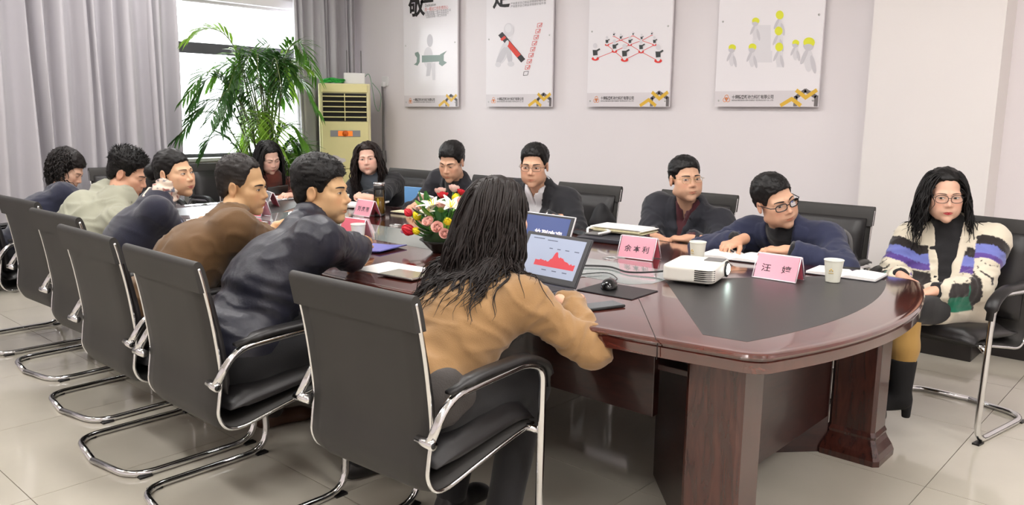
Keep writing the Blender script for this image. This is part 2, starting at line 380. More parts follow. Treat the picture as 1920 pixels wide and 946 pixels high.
# legs: flared posts, diagonal panels, modesty panels, long apron
def post(x, y):
    b = MB()
    secs = [(.0, .26, .22), (.025, .262, .222), (.05, .245, .205), (.08, .215, .175), (.10, .20, .16), (.112, .205, .165), (.13, .19, .15), (.70, .19, .15)]
    V = []; F = []
    for z, dx, dy in secs:
        V += [(x+sx*dx/2*k1, y+sy*dy/2*k2, z) for sx, sy, k1, k2 in ((1, 1, .85, 1), (-1, 1, .85, 1), (-1, 1, 1, .82), (-1, -1, 1, .82), (-1, -1, .85, 1), (1, -1, .85, 1), (1, -1, 1, .82), (1, 1, 1, .82))]
    for i in range(len(secs)-1):
        for k in range(8): k2 = (k+1) % 8; F.append((i*8+k, i*8+k2, i*8+8+k2, i*8+8+k))
    F.append(tuple(range((len(secs)-1)*8, len(secs)*8))); F.append(tuple(range(7, -1, -1)))
    return mesh('leg', V, F, m_wood_post, table, smooth=False)
def panel(name, a, b_, z0, z1, th, m):
    a, b_ = np.array(a, float), np.array(b_, float); d = b_-a
    return MB().box(((a[0]+b_[0])/2, (a[1]+b_[1])/2, (z0+z1)/2), (np.linalg.norm(d), th, z1-z0), math.atan2(d[1], d[0]), .003).build(name, m, table, smooth=False)
cxm = TX0+TX1
for sx in (0, 1):
    fx = (lambda x: x) if sx == 0 else (lambda x: cxm-x)
    for y, yi in ((2.19, 2.66), (3.43, 2.96)):
        post(fx(-1.09), y); panel('side_panel', (fx(-1.20), y+(.06 if y < 3 else -.06)), (fx(-1.585), yi), 0, .70, .05, m_wood_dark)
    panel('modesty_panel', (fx(-1.20), 2.27), (fx(-1.20), 3.35), .16, .70, .03, m_wood_dark)
for y, s_ in ((2.24, 1), (3.38, -1)):
    panel('apron', (-1.36, y), (cxm+1.36, y), .425, .66, .035, m_wood_dark)
    panel('apron_shelf', (-1.22, y+s_*.09), (cxm+1.22, y+s_*.09), .585, .605, .17, m_wood_dark)

# ------------------------------------------------------------------ cantilever meeting chairs
def chair_build():
    e = empty('meeting_chair')
    W = .255
    prof = smooth_path([(-.495, .93), (-.485, .89), (-.462, .775), (-.445, .655), (-.437, .56), (-.447, .48), (-.45, .43), (-.425, .385), (-.37, .372), (-.25, .395), (-.10, .425), (.03, .445)], 5)
    def loft(pr, ws, th, name, m, crown=0.0):
        P = np.array(pr); T = np.gradient(P, axis=0); T /= np.linalg.norm(T, axis=1, keepdims=True); Nn = np.stack([T[:, 1], -T[:, 0]], -1)  # towards the rear/below
        xs = np.linspace(-1, 1, 9); V = []; k = len(P)
        ws = np.broadcast_to(ws, (k,)); th = np.broadcast_to(th, (k,))
        for i in range(k):
            for side in (0, 1):
                for x in (xs if side == 0 else xs[::-1]):
                    edge = 1-max(0, abs(x)-.86)/.14*.75
                    off = -crown*(x*x-.3)*0 + (th[i]/2*edge if side == 0 else -th[i]/2*edge)
                    V.append((x*ws[i], P[i, 0]-Nn[i, 0]*off*-1, P[i, 1]-Nn[i, 1]*off*-1))
        n2 = 18; F = []
        for i in range(k-1):
            for a in range(n2): b_ = (a+1) % n2; F.append((i*n2+a, (i+1)*n2+a, (i+1)*n2+b_, i*n2+b_))
        F.append(tuple(range(n2))); F.append(tuple(range((k-1)*n2, k*n2))[::-1])
        return mesh(name, V, F, m, e, True, True)
    wprof = np.interp(np.linspace(0, 1, len(prof)), [0, .35, .5, 1], [W, W-.002, W-.004, W-.01])
    sh = loft(prof, wprof, .03, 'backrest_shell', m_leather)
    # folded head cap
    cap = [(-.497, .85), (-.509, .91), (-.513, .936), (-.504, .95), (-.488, .947), (-.474, .915), (-.460, .85)]
    cp = smooth_path(cap, 4); V = []; F = []
    for x in (-W-.006, W+.006):
        V += [(x, p_[0], p_[1]) for p_ in cp]
    k = len(cp); F = [(i, i+1, k+i+1, k+i) for i in range(k-1)]
    F += [tuple(range(k))[::-1], tuple(range(k, 2*k)), (0, k, 2*k-1, k-1)]
    mesh('head_cap', V, F, m_leather, e, True, True).modifiers.new('s', 'EDGE_SPLIT').split_angle = math.radians(40)
    # padded cushions
    bprof = smooth_path([(-.462, .89), (-.438, .775), (-.415, .655), (-.405, .56), (-.405, .49)], 5); kk = len(bprof)
    tap = np.clip(np.minimum(np.arange(kk), np.arange(kk)[::-1])/3.0, .2, 1)
    loft(bprof, W-.022, .06*tap, 'back_cushion', m_leather2)
    sprof = smooth_path([(-.40, .435), (-.25, .452), (-.10, .470), (.0, .474), (.05, .452)], 5); kk = len(sprof)
    tap = np.clip(np.minimum(np.arange(kk), np.arange(kk)[::-1])/3.0, .25, 1)
    loft(sprof, W-.018, .075*tap, 'seat_cushion', m_leather2)
    for s_ in (-1, 1):
        xs = s_*(wprof+.002); P = np.c_[xs, prof]
        MB().tube(P, .0065, 8).build('edge_trim', m_chrome, e, True)
        a = MB()
        pts = [(s_*.285, -.475, .545), (s_*.285, -.40, .655), (s_*.285, -.06, .672), (s_*.285, .02, .60), (s_*.285, .035, .014)]
        # arm tube, front leg and floor runner of one side, then half the rear bar
        path = fillet([pts[0], pts[1], pts[2], (s_*.285, .025, .64), (s_*.275, .03, .014), (s_*.275, -.50, .014), (s_*.0, -.54, .014)], [0, .07, .07, .05, .10, .10, 0], 6)
        path = np.vstack([path[:-1], [(s_*.20, -.54, .014), (0, -.54, .014)]]) if False else path
        a.tube(path, .0135, 10); a.build('frame', m_chrome, e, True)
        MB().tube([(s_*.235, -.47, .545), (s_*.30, -.475, .545)], .014, 12).build('arm_pin', m_chrome, e, True)
        MB().tube([(s_*.30, -.475, .545), (s_*.3005, -.475, .545)], .0095, 12).build('pin_bore', m_plastic, e, True)
        MB().tube([(s_*.24, .0, .44), (s_*.275, .028, .425)], .012, 8).build('seat_bracket', m_chrome, e, True)
        ap = fillet([(s_*.285, -.40, .668), (s_*.285, -.30, .688), (s_*.285, -.05, .692), (s_*.285, .045, .64), (s_*.283, .05, .57)], .06, 5)
        T, Nn, B = frames(ap); kk = len(ap); V = []
        for i in range(kk):
            q = max(.55, min(1, min(i, kk-1-i)/2.0)); t = T[i]; up_ = np.cross(np.array([1., 0, 0]), t); up_ /= np.linalg.norm(up_)
            if up_[2] < 0: up_ = -up_
            for (dx, dz) in ((-.026, -.008), (.026, -.008), (.027, .004), (.018, .013), (-.018, .013), (-.027, .004)): V.append(ap[i]+np.array([dx*q, 0, 0])+up_*dz*q)
        F = [(i*6+a_, i*6+(a_+1) % 6, i*6+6+(a_+1) % 6, i*6+6+a_) for i in range(kk-1) for a_ in range(6)]+[tuple(range(5, -1, -1)), tuple(range((kk-1)*6, kk*6))]
        mesh('armrest', V, F, m_plastic, e, True, True)
        for gy_ in (-.45, 0): MB().box((s_*.275, gy_, .004), (.03, .05, .008)).build('glide', m_plastic, e, True, False)
    return e
CH = chair_build(); used = [False]
def chair(x, y, rz, label):
    o = CH if not used[0] else copy_tree(CH); used[0] = True
    o.location = (x, y, 0); o.rotation_euler = (0, 0, rz); tag(o, label, 'chair', 'black leather cantilever chairs around the table'); return o
D2R = math.pi/180
# local y=0 is the front leg line; facing +y
chair(-1.83, 1.83, 3*D2R, 'black leather cantilever chair of the person in the camel sweater')
chair(-2.64, 1.68, 0, 'black leather cantilever chair of the person in the shiny navy jacket')
chair(-3.32, 1.70, 0, 'black leather cantilever chair of the person in the brown suit jacket')
chair(-4.02, 1.82, 2*D2R, 'black leather cantilever chair of the person in the pale flowered scarf')
chair(-4.78, 1.90, 2*D2R, 'black leather cantilever chair of the person in the pale grey green jacket')
chair(-5.47, 1.86, 0, 'black leather cantilever chair of the person in the plain dark navy top')
# ------------------------------------------------------------------ implicit-surface modelling for bodies, clothes and hair
def nets(D, lo, h):
    S = D < 0; sh = np.array(D.shape)-1
    c = np.zeros(sh, np.int8); offs = [(i, j, k) for i in (0, 1) for j in (0, 1) for k in (0, 1)]
    for o in offs: c += S[o[0]:o[0]+sh[0], o[1]:o[1]+sh[1], o[2]:o[2]+sh[2]]
    act = (c > 0) & (c < 8); idx = np.full(sh, -1, np.int64); cells = np.argwhere(act); idx[act] = np.arange(len(cells))
    acc = np.zeros((len(cells), 3)); cnt = np.zeros(len(cells))
    for a in offs:
        for ax in range(3):
            if a[ax] == 0:
                b = list(a); b[ax] = 1
                da = D[cells[:, 0]+a[0], cells[:, 1]+a[1], cells[:, 2]+a[2]]; db = D[cells[:, 0]+b[0], cells[:, 1]+b[1], cells[:, 2]+b[2]]
                m = (da < 0) != (db < 0); t = np.where(m, da/np.where(m, da-db, 1), 0)
                p_ = np.tile(np.array(a, float), (len(cells), 1)); p_[:, ax] = t; acc[m] += p_[m]; cnt[m] += 1
    V = np.array(lo)+h*(cells+acc/cnt[:, None]); Q = []
    for ax in range(3):
        u, v = (ax+1) % 3, (ax+2) % 3
        s0 = [slice(None)]*3; s1 = [slice(None)]*3; s0[ax] = slice(0, -1); s1[ax] = slice(1, None)
        for q in (u, v): s0[q] = slice(1, -1); s1[q] = slice(1, -1)
        A = S[tuple(s0)]; B = S[tuple(s1)]; E = np.argwhere(A != B)
        if not len(E): continue
        ins = A[E[:, 0], E[:, 1], E[:, 2]]; E = E.copy(); E[:, u] += 1; E[:, v] += 1
        def cell(du, dv): q = E.copy(); q[:, u] += du; q[:, v] += dv; return idx[q[:, 0], q[:, 1], q[:, 2]]
        f = np.stack([cell(-1, -1), cell(0, -1), cell(0, 0), cell(-1, 0)], -1); f[~ins] = f[~ins][:, ::-1]; Q.append(f)
    return V, np.concatenate(Q)
def sdf_mesh(f, lo, hi, h):
    lo = np.array(lo, float)-2*h; n = np.ceil((np.array(hi, float)+2*h-lo)/h).astype(int)+1
    ax = [np.float32(lo[i])+np.float32(h)*np.arange(n[i], dtype=np.float32) for i in range(3)]
    G = np.stack(np.meshgrid(*ax, indexing='ij'), -1).reshape(-1, 3)
    # coarse pass keeps only the neighbourhood of the surface
    cs = 4; C = [a[::cs] for a in ax]; GC = np.stack(np.meshgrid(*C, indexing='ij'), -1).reshape(-1, 3)
    dc = f(GC).reshape([len(a) for a in C]); lim = h*cs*2.2
    up = dc
    for k in range(3): up = np.repeat(up, cs, axis=k)
    up = up[:n[0], :n[1], :n[2]]
    D = up.astype(np.float32).copy(); m = (np.abs(up) < lim).ravel(); Df = D.ravel(); Df[m] = f(G[m]); D = Df.reshape(n)
    D[0], D[-1], D[:, 0], D[:, -1], D[:, :, 0], D[:, :, -1] = [1]*6
    return nets(D, lo, h)
def nrm(v): v = np.asarray(v, float); return v/(np.linalg.norm(v)+1e-12)
def vlen(q): return np.sqrt(np.einsum('ij,ij->i', q, q))
def seg_h(P, a, b): ba = b-a; return np.clip((P-a)@ba/(ba@ba+1e-12), 0, 1)
def rc(P, a, b, ra, rb):
    a = np.asarray(a, np.float32); b = np.asarray(b, np.float32); h = seg_h(P, a, b); return vlen(P-a-h[:, None]*(b-a))-(ra+(rb-ra)*h)
def ell(P, c, r, R=None):
    q = P-np.asarray(c, np.float32)
    if R is not None: q = q@np.asarray(R, np.float32)
    r = np.asarray(r, np.float32); k0 = vlen(q/r); k1 = vlen(q/(r*r)); return k0*(k0-1)/np.maximum(k1, 1e-6)
def smin(a, b, k): h = np.clip(.5+.5*(b-a)/k, 0, 1); return b+(a-b)*h-k*h*(1-h)
def smax(a, b, k): return -smin(-a, -b, k)
def _hash(i, j, k): n = (i*374761393+j*668265263+k*2147483647) & 0xffffffff; n = ((n ^ (n >> 13))*1274126177) & 0xffffffff; return ((n ^ (n >> 16)) & 0xffff)/65535.0
def noise(P, s, seed=0):
    q = P*s+seed*17.31; i = np.floor(q).astype(np.int64); f = q-i; f = f*f*(3-2*f); r = 0
    for a in (0, 1):
        for b in (0, 1):
            for c in (0, 1):
                w_ = (f[:, 0] if a else 1-f[:, 0])*(f[:, 1] if b else 1-f[:, 1])*(f[:, 2] if c else 1-f[:, 2]); r = r+w_*_hash(i[:, 0]+a, i[:, 1]+b, i[:, 2]+c)
    return r*2-1
def vnormals(V, F):
    a, b, c, d = V[F[:, 0]], V[F[:, 1]], V[F[:, 2]], V[F[:, 3]]; fn = np.cross(c-a, d-b); N = np.zeros_like(V)
    for k in range(4): np.add.at(N, F[:, k], fn)
    return N/(np.linalg.norm(N, axis=1, keepdims=True)+1e-12)
def pc(a, b): return np.array([math.cos(a*D2R)*math.cos(b*D2R), math.sin(a*D2R)*math.cos(b*D2R), math.sin(b*D2R)])

# materials of the people
m_skin = mat('skin', (1, 1, 1), .5, vcol=True, bump=(260, .06, .001), spec=.35)
m_hair = mat('hair', srgb(27, 23, 22), .46, vcol=True, bump=(90, .4, .003), stretch=(1, 1, .12), spec=.28)
m_cloth = mat('cloth', (1, 1, 1), .85, vcol=True, bump=(260, .22, .002), sheen=.15)
m_knit = mat('knit', (1, 1, 1), .95, vcol=True, bump=(330, .35, .003), sheen=.3)
m_shiny = mat('coated_nylon', (1, 1, 1), .44, vcol=True, bump=(30, .35, .008))
m_shoe = mat('shoe', (1, 1, 1), .4, vcol=True)
m_eye = mat('eye', (1, 1, 1), .15, vcol=True)
m_frame_b = mat('spectacle_black', srgb(22, 20, 22), .3)
m_frame_g = mat('spectacle_metal', srgb(190, 165, 110), .25, .8)
m_lens = clear_glass('spectacle_lens', (.97, .97, .97))

def head_rot(yaw, pitch, roll):
    y = pc(yaw, pitch); x = nrm(np.cross(y, [0, 0, 1.])); z = np.cross(x, y); r = roll*D2R
    # positive roll turns counter-clockwise as seen by someone facing the head
    x2 = math.cos(r)*x-math.sin(r)*z; z2 = math.sin(r)*x+math.cos(r)*z
    return np.stack([x2, y, z2], -1)     # columns: right, forward, up

def head_sdf(hd):
    fw, jw, fem, nl = hd.get('w', 1.0), hd.get('jaw', 1.0), hd.get('fem', 0), hd.get('nose', 1.0); fat = hd.get('fat', 0.0)*.35
    def f(P):
        P = P.astype(np.float32); A = P.copy(); A[:, 0] = np.abs(A[:, 0])/fw
        d = ell(A, (0, -.018, .042), (.074, .096, .083)); d = smin(d, ell(A, (0, .030, -.030), (.061, .062, .080)), .03)
        j = rc(A, (0, .066, -.099), (.052*jw, .004, -.066), .0195-.003*fem, .017); d = smin(d, j, .032)
        d = smin(d, ell(A, (.040+fat*.4, .048, -.052), (.024+fat, .034, .036)), .03)
        d = smin(d, ell(A, (.044, .058, -.016), (.020, .022, .017)), .024)
        d = smin(d, rc(A, (.012, .085, .020), (.046, .066, .018), .0095-.003*fem, .009), .018)
        d = smax(d, -ell(A, (.032, .104, .002), (.020, .021, .0125)), .014)
        d = smin(d, ell(A, (.0315, .0745, .0005), (.0165, .0135, .0105)), .006)
        n = rc(A, (0, .083, .006), (0, .100+.004*nl, -.030), .0075, .0105*nl); n = smin(n, ell(A, (.0115, .0935, -.035), (.0085*nl, .010, .0075)), .008); d = smin(d, n, .010)
        d = smin(d, ell(A, (0, .083, -.060), (.026, .016, .019)), .016)
        d = smin(d, rc(A, (0, .0955, -.0625), (.017, .0875, -.0645), .0052, .0035), .006); d = smin(d, rc(A, (0, .0945, -.0725), (.014, .088, -.071), .0058, .004), .006)
        d = smax(d, -rc(A, (0, .1025, -.0675), (.022, .091, -.068), .0016, .001), .004)
        d = smin(d, ell(A, (0, .074, -.101), (.017, .017, .015)), .02)
        c, s = math.cos(.25), math.sin(.25); R = np.array([[c, s, 0], [-s, c, 0], [0, 0, 1]])
        e = ell(A, (.0765, -.010, -.004), (.0085, .020, .031), R); e = smax(e, -ell(A, (.0865, -.006, .000), (.008, .012, .020), R), .006); d = smin(d, e, .008)
        return d
    return f
HAIRC = np.array(srgb(17, 15, 15))
def tubes_np(paths, rad, ns=4):     # paths (n,m,3), rad (n,m)
    n, m, _ = paths.shape; T = np.gradient(paths, axis=1); T /= np.linalg.norm(T, axis=2, keepdims=True)+1e-9
    ref = np.zeros_like(T); ref[..., 0] = .31; ref[..., 1] = .77; ref[..., 2] = .55
    N = np.cross(T, ref); N /= np.linalg.norm(N, axis=2, keepdims=True)+1e-9; B = np.cross(T, N)
    a = 2*np.pi*np.arange(ns)/ns
    V = paths[:, :, None]+rad[:, :, None, None]*(np.cos(a)[None, None, :, None]*N[:, :, None]+np.sin(a)[None, None, :, None]*B[:, :, None])
    i, j, k = np.meshgrid(np.arange(n), np.arange(m-1), np.arange(ns), indexing='ij'); k2 = (k+1) % ns
    b0 = (i*m+j)*ns; b1 = (i*m+j+1)*ns; F = np.stack([b0+k, b0+k2, b1+k2, b1+k], -1).reshape(-1, 4)
    return V.reshape(-1, 3), F

class Person:
    def __init__(s, label, pel, c7, yaw, head, hd, arms, sh=.185, sex='m', shroll=0.0, shyaw=None, slouch=.03, legs=None, thick=1.0, neck=.054, kd=.172):
        s.pel = np.array(pel, float); s.hc = np.array(head[:3], float)-np.array([0, 0, .016]); s.hs = head[6] if len(head) > 6 else 1.0
        dv = np.array(c7, float)-s.hc; dv[2] = min(dv[2], -1.25*np.linalg.norm(dv[:2])); s.c7 = s.hc+nrm(dv)*kd*s.hs; s.yaw = yaw; s.hd = hd; s.sex = sex; s.th = thick
        s.root = empty('person', (pel[0], pel[1], 0), 0, label, 'person', None)
        u = nrm(s.c7-s.pel); shyaw = yaw if shyaw is None else shyaw
        def frame(u, yw):
            f = np.array([math.cos(yw*D2R), math.sin(yw*D2R), 0]); r = nrm(np.cross(f, u)); f = nrm(np.cross(u, r)); return r, f
        s.fwd = np.array([math.cos(yaw*D2R), math.sin(yaw*D2R), 0]); s.right = np.array([s.fwd[1], -s.fwd[0], 0])
        s.mid = (s.pel+s.c7)/2-s.fwd*slouch
        uu = nrm(s.c7-s.mid); s.r, s.f = frame(uu, shyaw); s.u = uu
        if shroll: a = shroll*D2R; s.r = math.cos(a)*s.r+math.sin(a)*s.u; s.u = np.cross(s.r, s.f)
        s.R = np.stack([s.r, s.f, s.u], -1)
        s.RH = head_rot(*head[3:6])
        s.neck = neck
        s.shd = {1: s.c7+s.r*sh-s.u*.066+s.f*.022, -1: s.c7-s.r*sh-s.u*.066+s.f*.022}; s.shw = sh
        k = .94 if sex == 'f' else 1.0; s.el = {}; s.wr = {}; s.arm = arms
        for sd in (1, -1):
            W = np.array(arms[sd]['w'], float); S = s.shd[sd]; la, lb = .285*k, .255*k; d = W-S; L = np.linalg.norm(d)
            if L > (la+lb)*.985: W = S+d/L*(la+lb)*.985; d = W-S; L = np.linalg.norm(d)
            if L < .14: W = S+d/L*.14; d = W-S; L = .14
            x = (la*la-lb*lb+L*L)/(2*L); hgt = math.sqrt(max(la*la-x*x, 0)); dn = d/L
            pole = np.array(arms[sd].get('pole', s.r*sd*.6-np.array([0, 0, 1.])-s.f*.3), float); pole[2] *= arms[sd].get('pz', 2.6); pole = nrm(pole-dn*(pole@dn))
            s.el[sd] = S+dn*x+pole*hgt; s.wr[sd] = W
        hip = {sd: s.pel+s.right*sd*.095+np.array([0, 0, -.01]) for sd in (1, -1)}; s.hip = hip; s.kn = {}; s.an = {}
        lg = legs or {}
        for sd in (1, -1):
            l = lg.get(sd, {}); kn = np.array(l.get('k', hip[sd]+s.fwd*.40+s.right*sd*.05+np.array([0, 0, .0]))); kn[2] = l['k'][2] if 'k' in l else .525
            s.kn[sd] = kn; s.an[sd] = np.array(l.get('a', kn+s.fwd*.02+np.array([0, 0, -kn[2]+.085])))
        s.sdf_body = s.torso_sdf(-.012)
    # ---- body frame of points on the chest: right, forward, up from C7
    def tl(s, P): return (P-s.c7.astype(np.float32))@s.R.astype(np.float32)
    def torso_sdf(s, inf, sleeve=1.0, hem=1.0, arm_inf=0.0, long_=0.0):
        R = s.R; t = s.th; fem = s.sex == 'f'; u0 = nrm(s.mid-s.pel); r0 = s.right; f0 = np.cross(u0, r0); R0 = np.stack([r0, f0, u0], -1)
        pel, mid, c7 = s.pel, s.mid, s.c7; ch = c7-s.u*.20+s.f*.015
        def f(P):
            d = ell(P, pel+np.array([0, 0, .03]), (np.array([.168, .132, .13])*t)+inf, R0)
            d = smin(d, ell(P, mid+s.f*.01, np.array([.135 if fem else .148, .108, .17])*t+inf, R0), .05)
            d = smin(d, ell(P, ch, np.array([.138 if fem else .158, .104, .165])*t+inf, R), .05)
            if fem:
                for sd in (1, -1): d = smin(d, ell(P, c7-s.u*.235+s.f*.085+s.r*sd*.062, (.052+inf,)*3), .04)
            for sd in (1, -1):
                S, E, W = s.shd[sd].astype(np.float32), s.el[sd].astype(np.float32), s.wr[sd].astype(np.float32); k = (.88 if fem else 1.0)*t
                d = smin(d, rc(P, c7-s.u*.030+s.f*.012, S-s.r*sd*.02+s.u*.004, .056*t+inf, .050*t+inf), .035)
                d = smin(d, rc(P, S-s.r*sd*.015-s.u*.02, c7-s.u*.27+s.r*sd*.085-s.f*.005, .050*t+inf, .060*t+inf), .06)
                r1 = rc(P, S, E, .049*k+inf+arm_inf, .045*k+inf+arm_inf); Wc = E+(W-E)*sleeve
                r2 = rc(P, E, Wc, .045*k+inf+arm_inf, .034*k+inf+arm_inf)
                if inf > -.005: r2 = np.maximum(r2, (P-Wc)@nrm(W-E).astype(np.float32))
                d = smin(d, smin(r1, r2, .025), .065)
            d = smin(d, rc(P, c7-s.u*.03+s.f*.01, c7+s.u*.005+s.f*.015, .066+inf, s.neck+.012+inf), .04)
            return d
        return f
    def leg_sdf(s, inf, stop=1.0):
        def f(P):
            d = ell(P, s.pel-np.array([0, 0, .01]), np.array([.175, .15, .115])*s.th+inf)
            for sd in (1, -1):
                K, A = s.kn[sd], s.an[sd]; A2 = K+(A-K)*stop
                d = smin(d, smin(rc(P, s.hip[sd], K, .085*s.th+inf, .064+inf), rc(P, K, A2, .06+inf, .047+inf), .02), .03)
            return d
        return f
    def bounds(s, pts, pad): A = np.array(pts); return A.min(0)-pad, A.max(0)+pad
    def body(s, skin):
        skin = np.array(skin); hs = s.hs; base = head_sdf(s.hd); nb = s.hc+s.RH@np.array([0, -.022, -.062])*hs
        # head with neck (fine), continued by trunk and limbs inside the clothes
        nlo = (s.c7-s.u*.02+s.f*.015-s.hc)@s.RH/hs; nup = np.array([0, -.022, -.055])
        def fh(P): return smin(base(P), rc(P, nup, nlo, (s.neck-.002)/hs, (s.neck+.006)/hs), .022)
        lo = np.minimum([-.10, -.125, -.135], nlo-.07); hi = np.maximum([.10, .125, .135], nlo+.07)
        V, F = sdf_mesh(fh, lo, hi, s.hd.get('res', .0036)); a = np.abs(V[:, 0])
        C = np.tile(skin, (len(V), 1)); red = np.exp(-(((a-.043)/.022)**2+((V[:, 2]+.028)/.022)**2))*(V[:, 1] > .02); C *= (1+red[:, None]*np.array([.06, -.07, -.07]))
        nose = np.exp(-((a/.016)**2+((V[:, 2]+.034)/.014)**2))*(V[:, 1] > .08); C *= (1+nose[:, None]*np.array([.03, -.06, -.06]))
        ear = np.clip((a/s.hd.get('w', 1)-.075)/.008, 0, 1)*(abs(V[:, 2]) < .04); C *= (1+ear[:, None]*np.array([.03, -.08, -.08]))
        st = s.hd.get('stubble', 0.0)
        if st: m = np.clip((-V[:, 2]-.055)/.02, 0, 1)*np.clip((V[:, 1]-.0)/.04, 0, 1); C *= (1-st*m[:, None]*np.array([.30, .24, .18]))
        lid = np.exp(-(((a-.0315)/.018)**2+((V[:, 2]-.006)/.008)**2))*(V[:, 1] > .05); C *= (1-.18*lid[:, None])
        VV = [s.hc+(V*hs)@s.RH.T]; FF = [F]; CC = [C]; n = len(V)
        tb = s.torso_sdf(-.016); lb = s.leg_sdf(-.016)
        pts = list(s.shd.values())+list(s.el.values())+list(s.wr.values())+[s.pel, s.c7]+list(s.kn.values())+list(s.an.values()); lo, hi = s.bounds(pts, .19); lo[2] = max(lo[2], .03)
        V2, F2 = sdf_mesh(lambda P: smin(tb(P), lb(P), .04), lo, hi, .019); VV.append(V2); FF.append(F2+n); CC.append(np.tile(skin, (len(V2), 1))); n += len(V2)
        for sd in (1, -1):
            V3, F3, C3 = s.hand(sd, skin)
            if V3 is None: continue
            VV.append(V3); FF.append(F3+n); CC.append(C3); n += len(V3)
        s.body_o = mesh('body', np.vstack(VV), np.vstack(FF), m_skin, s.root, cols=np.vstack(CC))
        s.face(base, skin); return s.body_o
    def hand(s, sd, skin):
        a = s.arm[sd]
        if a.get('hide'): return None, None, None
        d = nrm(a.get('d', s.wr[sd]-s.el[sd])); up = np.array(a.get('n', (0, 0, 1.)), float); z = nrm(up-d*(up@d)); x = np.cross(d, z); R = np.stack([x, d, z], -1)
        curl = a.get('curl', 25); k = .92 if s.sex == 'f' else 1.0; t = -sd        # thumb on the inner side when palms face down
        prims = []
        fl = [(t*.029, .084, .070, .0088), (t*.010, .089, .079, .0090), (-t*.010, .086, .073, .0086), (-t*.028, .079, .056, .0076)]
        sp = a.get('spread', .06)
        for i, (fx, fy, L, r) in enumerate(fl):
            p0 = np.array([fx*.92, fy-.012, .002]); ang = .12; yawf = fx/.03*sp; c_ = curl*(1+.10*i)*D2R; prev = p0
            for kk, (fr, bend) in enumerate(((.46, .55), (.30, 1.0), (.24, .75))):
                ang = ang-c_*bend if kk else -c_*.55+.1; q = prev+L*fr*np.array([math.sin(yawf)*math.cos(ang), math.cos(yawf)*math.cos(ang), math.sin(ang)]); prims.append((prev, q, r*(1-.08*kk), r*(1-.08*(kk+1)))); prev = q
        tp = a.get('thumb', 0.5); p0 = np.array([t*.024, .022, -.006]); p1 = p0+np.array([t*.022, .030, -.010]); p2 = p1+.034*nrm([t*(.75-tp), .75, -.35-tp*.3]); p3 = p2+.026*nrm([t*(.35-tp*1.2), .85, -.3-tp*.3])
        prims += [(p0, p1, .0135, .0115), (p1, p2, .0108, .0095), (p2, p3, .0095, .0078)]
        def f(P):
            dd = ell(P, (0, .046, -.002), (.043, .052, .0165)); dd = smin(dd, rc(P, (t*.028, .080, 0), (-t*.027, .074, 0), .011, .010), .014); dd = smin(dd, rc(P, (0, -.055, 0), (0, .012, 0), .027, .025), .02)
            g = None
            for (p, q, r1, r2) in prims: e = rc(P, p, q, r1, r2); dd = smin(dd, e, .0045) if g is not None else smin(dd, e, .006); g = 1
            return dd
        V, F = sdf_mesh(f, (-.085, -.09, -.11), (.085, .19, .05), .0040)
        C = np.tile(np.array(skin)*np.array([1.0, .93, .90]), (len(V), 1))
        for (p, q, r1, r2) in prims[2:12:3]:
            m = np.exp(-(vlen(V-(q+np.array([0, 0, r2*.8])))/.006)**2); C = C*(1+m[:, None]*np.array([.12, .08, .08]))
        return s.wr[sd]+(V*k*s.hs)@R.T, F, C
    def face(s, base, skin):
        hs = s.hs; hd = s.hd
        def surf(x, z):
            x = np.asarray(x, float); z = np.asarray(z, float); lo = np.full(x.shape, .02); hi = np.full(x.shape, .135)
            for _ in range(16):
                m_ = (lo+hi)/2; d = base(np.stack([x, m_, z], -1).astype(np.float32)); ins = d < 0; lo = np.where(ins, m_, lo); hi = np.where(ins, hi, m_)
            return lo
        tw = lambda V: s.hc+(V*hs)@s.RH.T
        def grid(nu, nv): i, j = np.meshgrid(np.arange(nu-1), np.arange(nv-1), indexing='ij'); a = (i*nv+j).ravel(); return np.stack([a, a+nv, a+nv+1, a+1], -1)
        op = hd.get('open', .75); gx_, gz_ = hd.get('gaze', (0, 0)); fw = hd.get('w', 1.0)
        for sd in (1, -1):
            u = np.linspace(-1, 1, 27); hw = .0148*fw; top = .0062*op*(1-np.abs(u)**2.2); bot = -.0042*op*(1-np.abs(u)**2.0); v = np.linspace(0, 1, 9)
            X = (sd*.0318*fw+u*hw)[:, None]+0*v[None]; Z = .0005+(.0013*u*sd)[:, None]+bot[:, None]+(top-bot)[:, None]*v[None]
            y = surf(X.ravel(), Z.ravel()); V = np.stack([X.ravel(), y+.0006, Z.ravel()], -1)
            ix = np.hypot(X.ravel()-(sd*.0318*fw+gx_*.006), (Z.ravel()-.0008-gz_*.002)); C = np.where((ix < .0058)[:, None], np.array(srgb(38, 24, 18)), np.array(srgb(208, 198, 190)))
            C = np.where((ix < .0026)[:, None], np.array((.004, .004, .004)), C); F = grid(27, 9); F = F if True else F[:, ::-1]
            mesh('eye', tw(V), F[:, ::-1] if np.cross(V[F[0, 1]]-V[F[0, 0]], V[F[0, 2]]-V[F[0, 0]])[1] < 0 else F, m_eye, s.body_o, cols=C)
            lx = sd*.0318*fw+u*hw*1.06; lz = .0012+.0013*u*sd+top*1.1; ly = surf(lx, lz)+.0008
            eb = MB(); r = .0012 if s.sex == 'f' else .0009; eb.tube(tw(np.stack([lx, ly, lz], -1)), r*(1.25-np.abs(u)*.5)*hs, 5)
            eb.build('eyelashes', mat('lash', srgb(22, 16, 15), .6), s.body_o)
            ub = np.linspace(0, 1, 15); bx_ = sd*(.012+.040*ub)*fw; bz = hd.get('browz', .0205)+.0045*np.sin(ub*2.3)-.003*ub; th = (.0042 if s.sex == 'm' else .0024)*(1-.65*ub**2)*np.minimum(1, .55+ub*4)
            rows = []
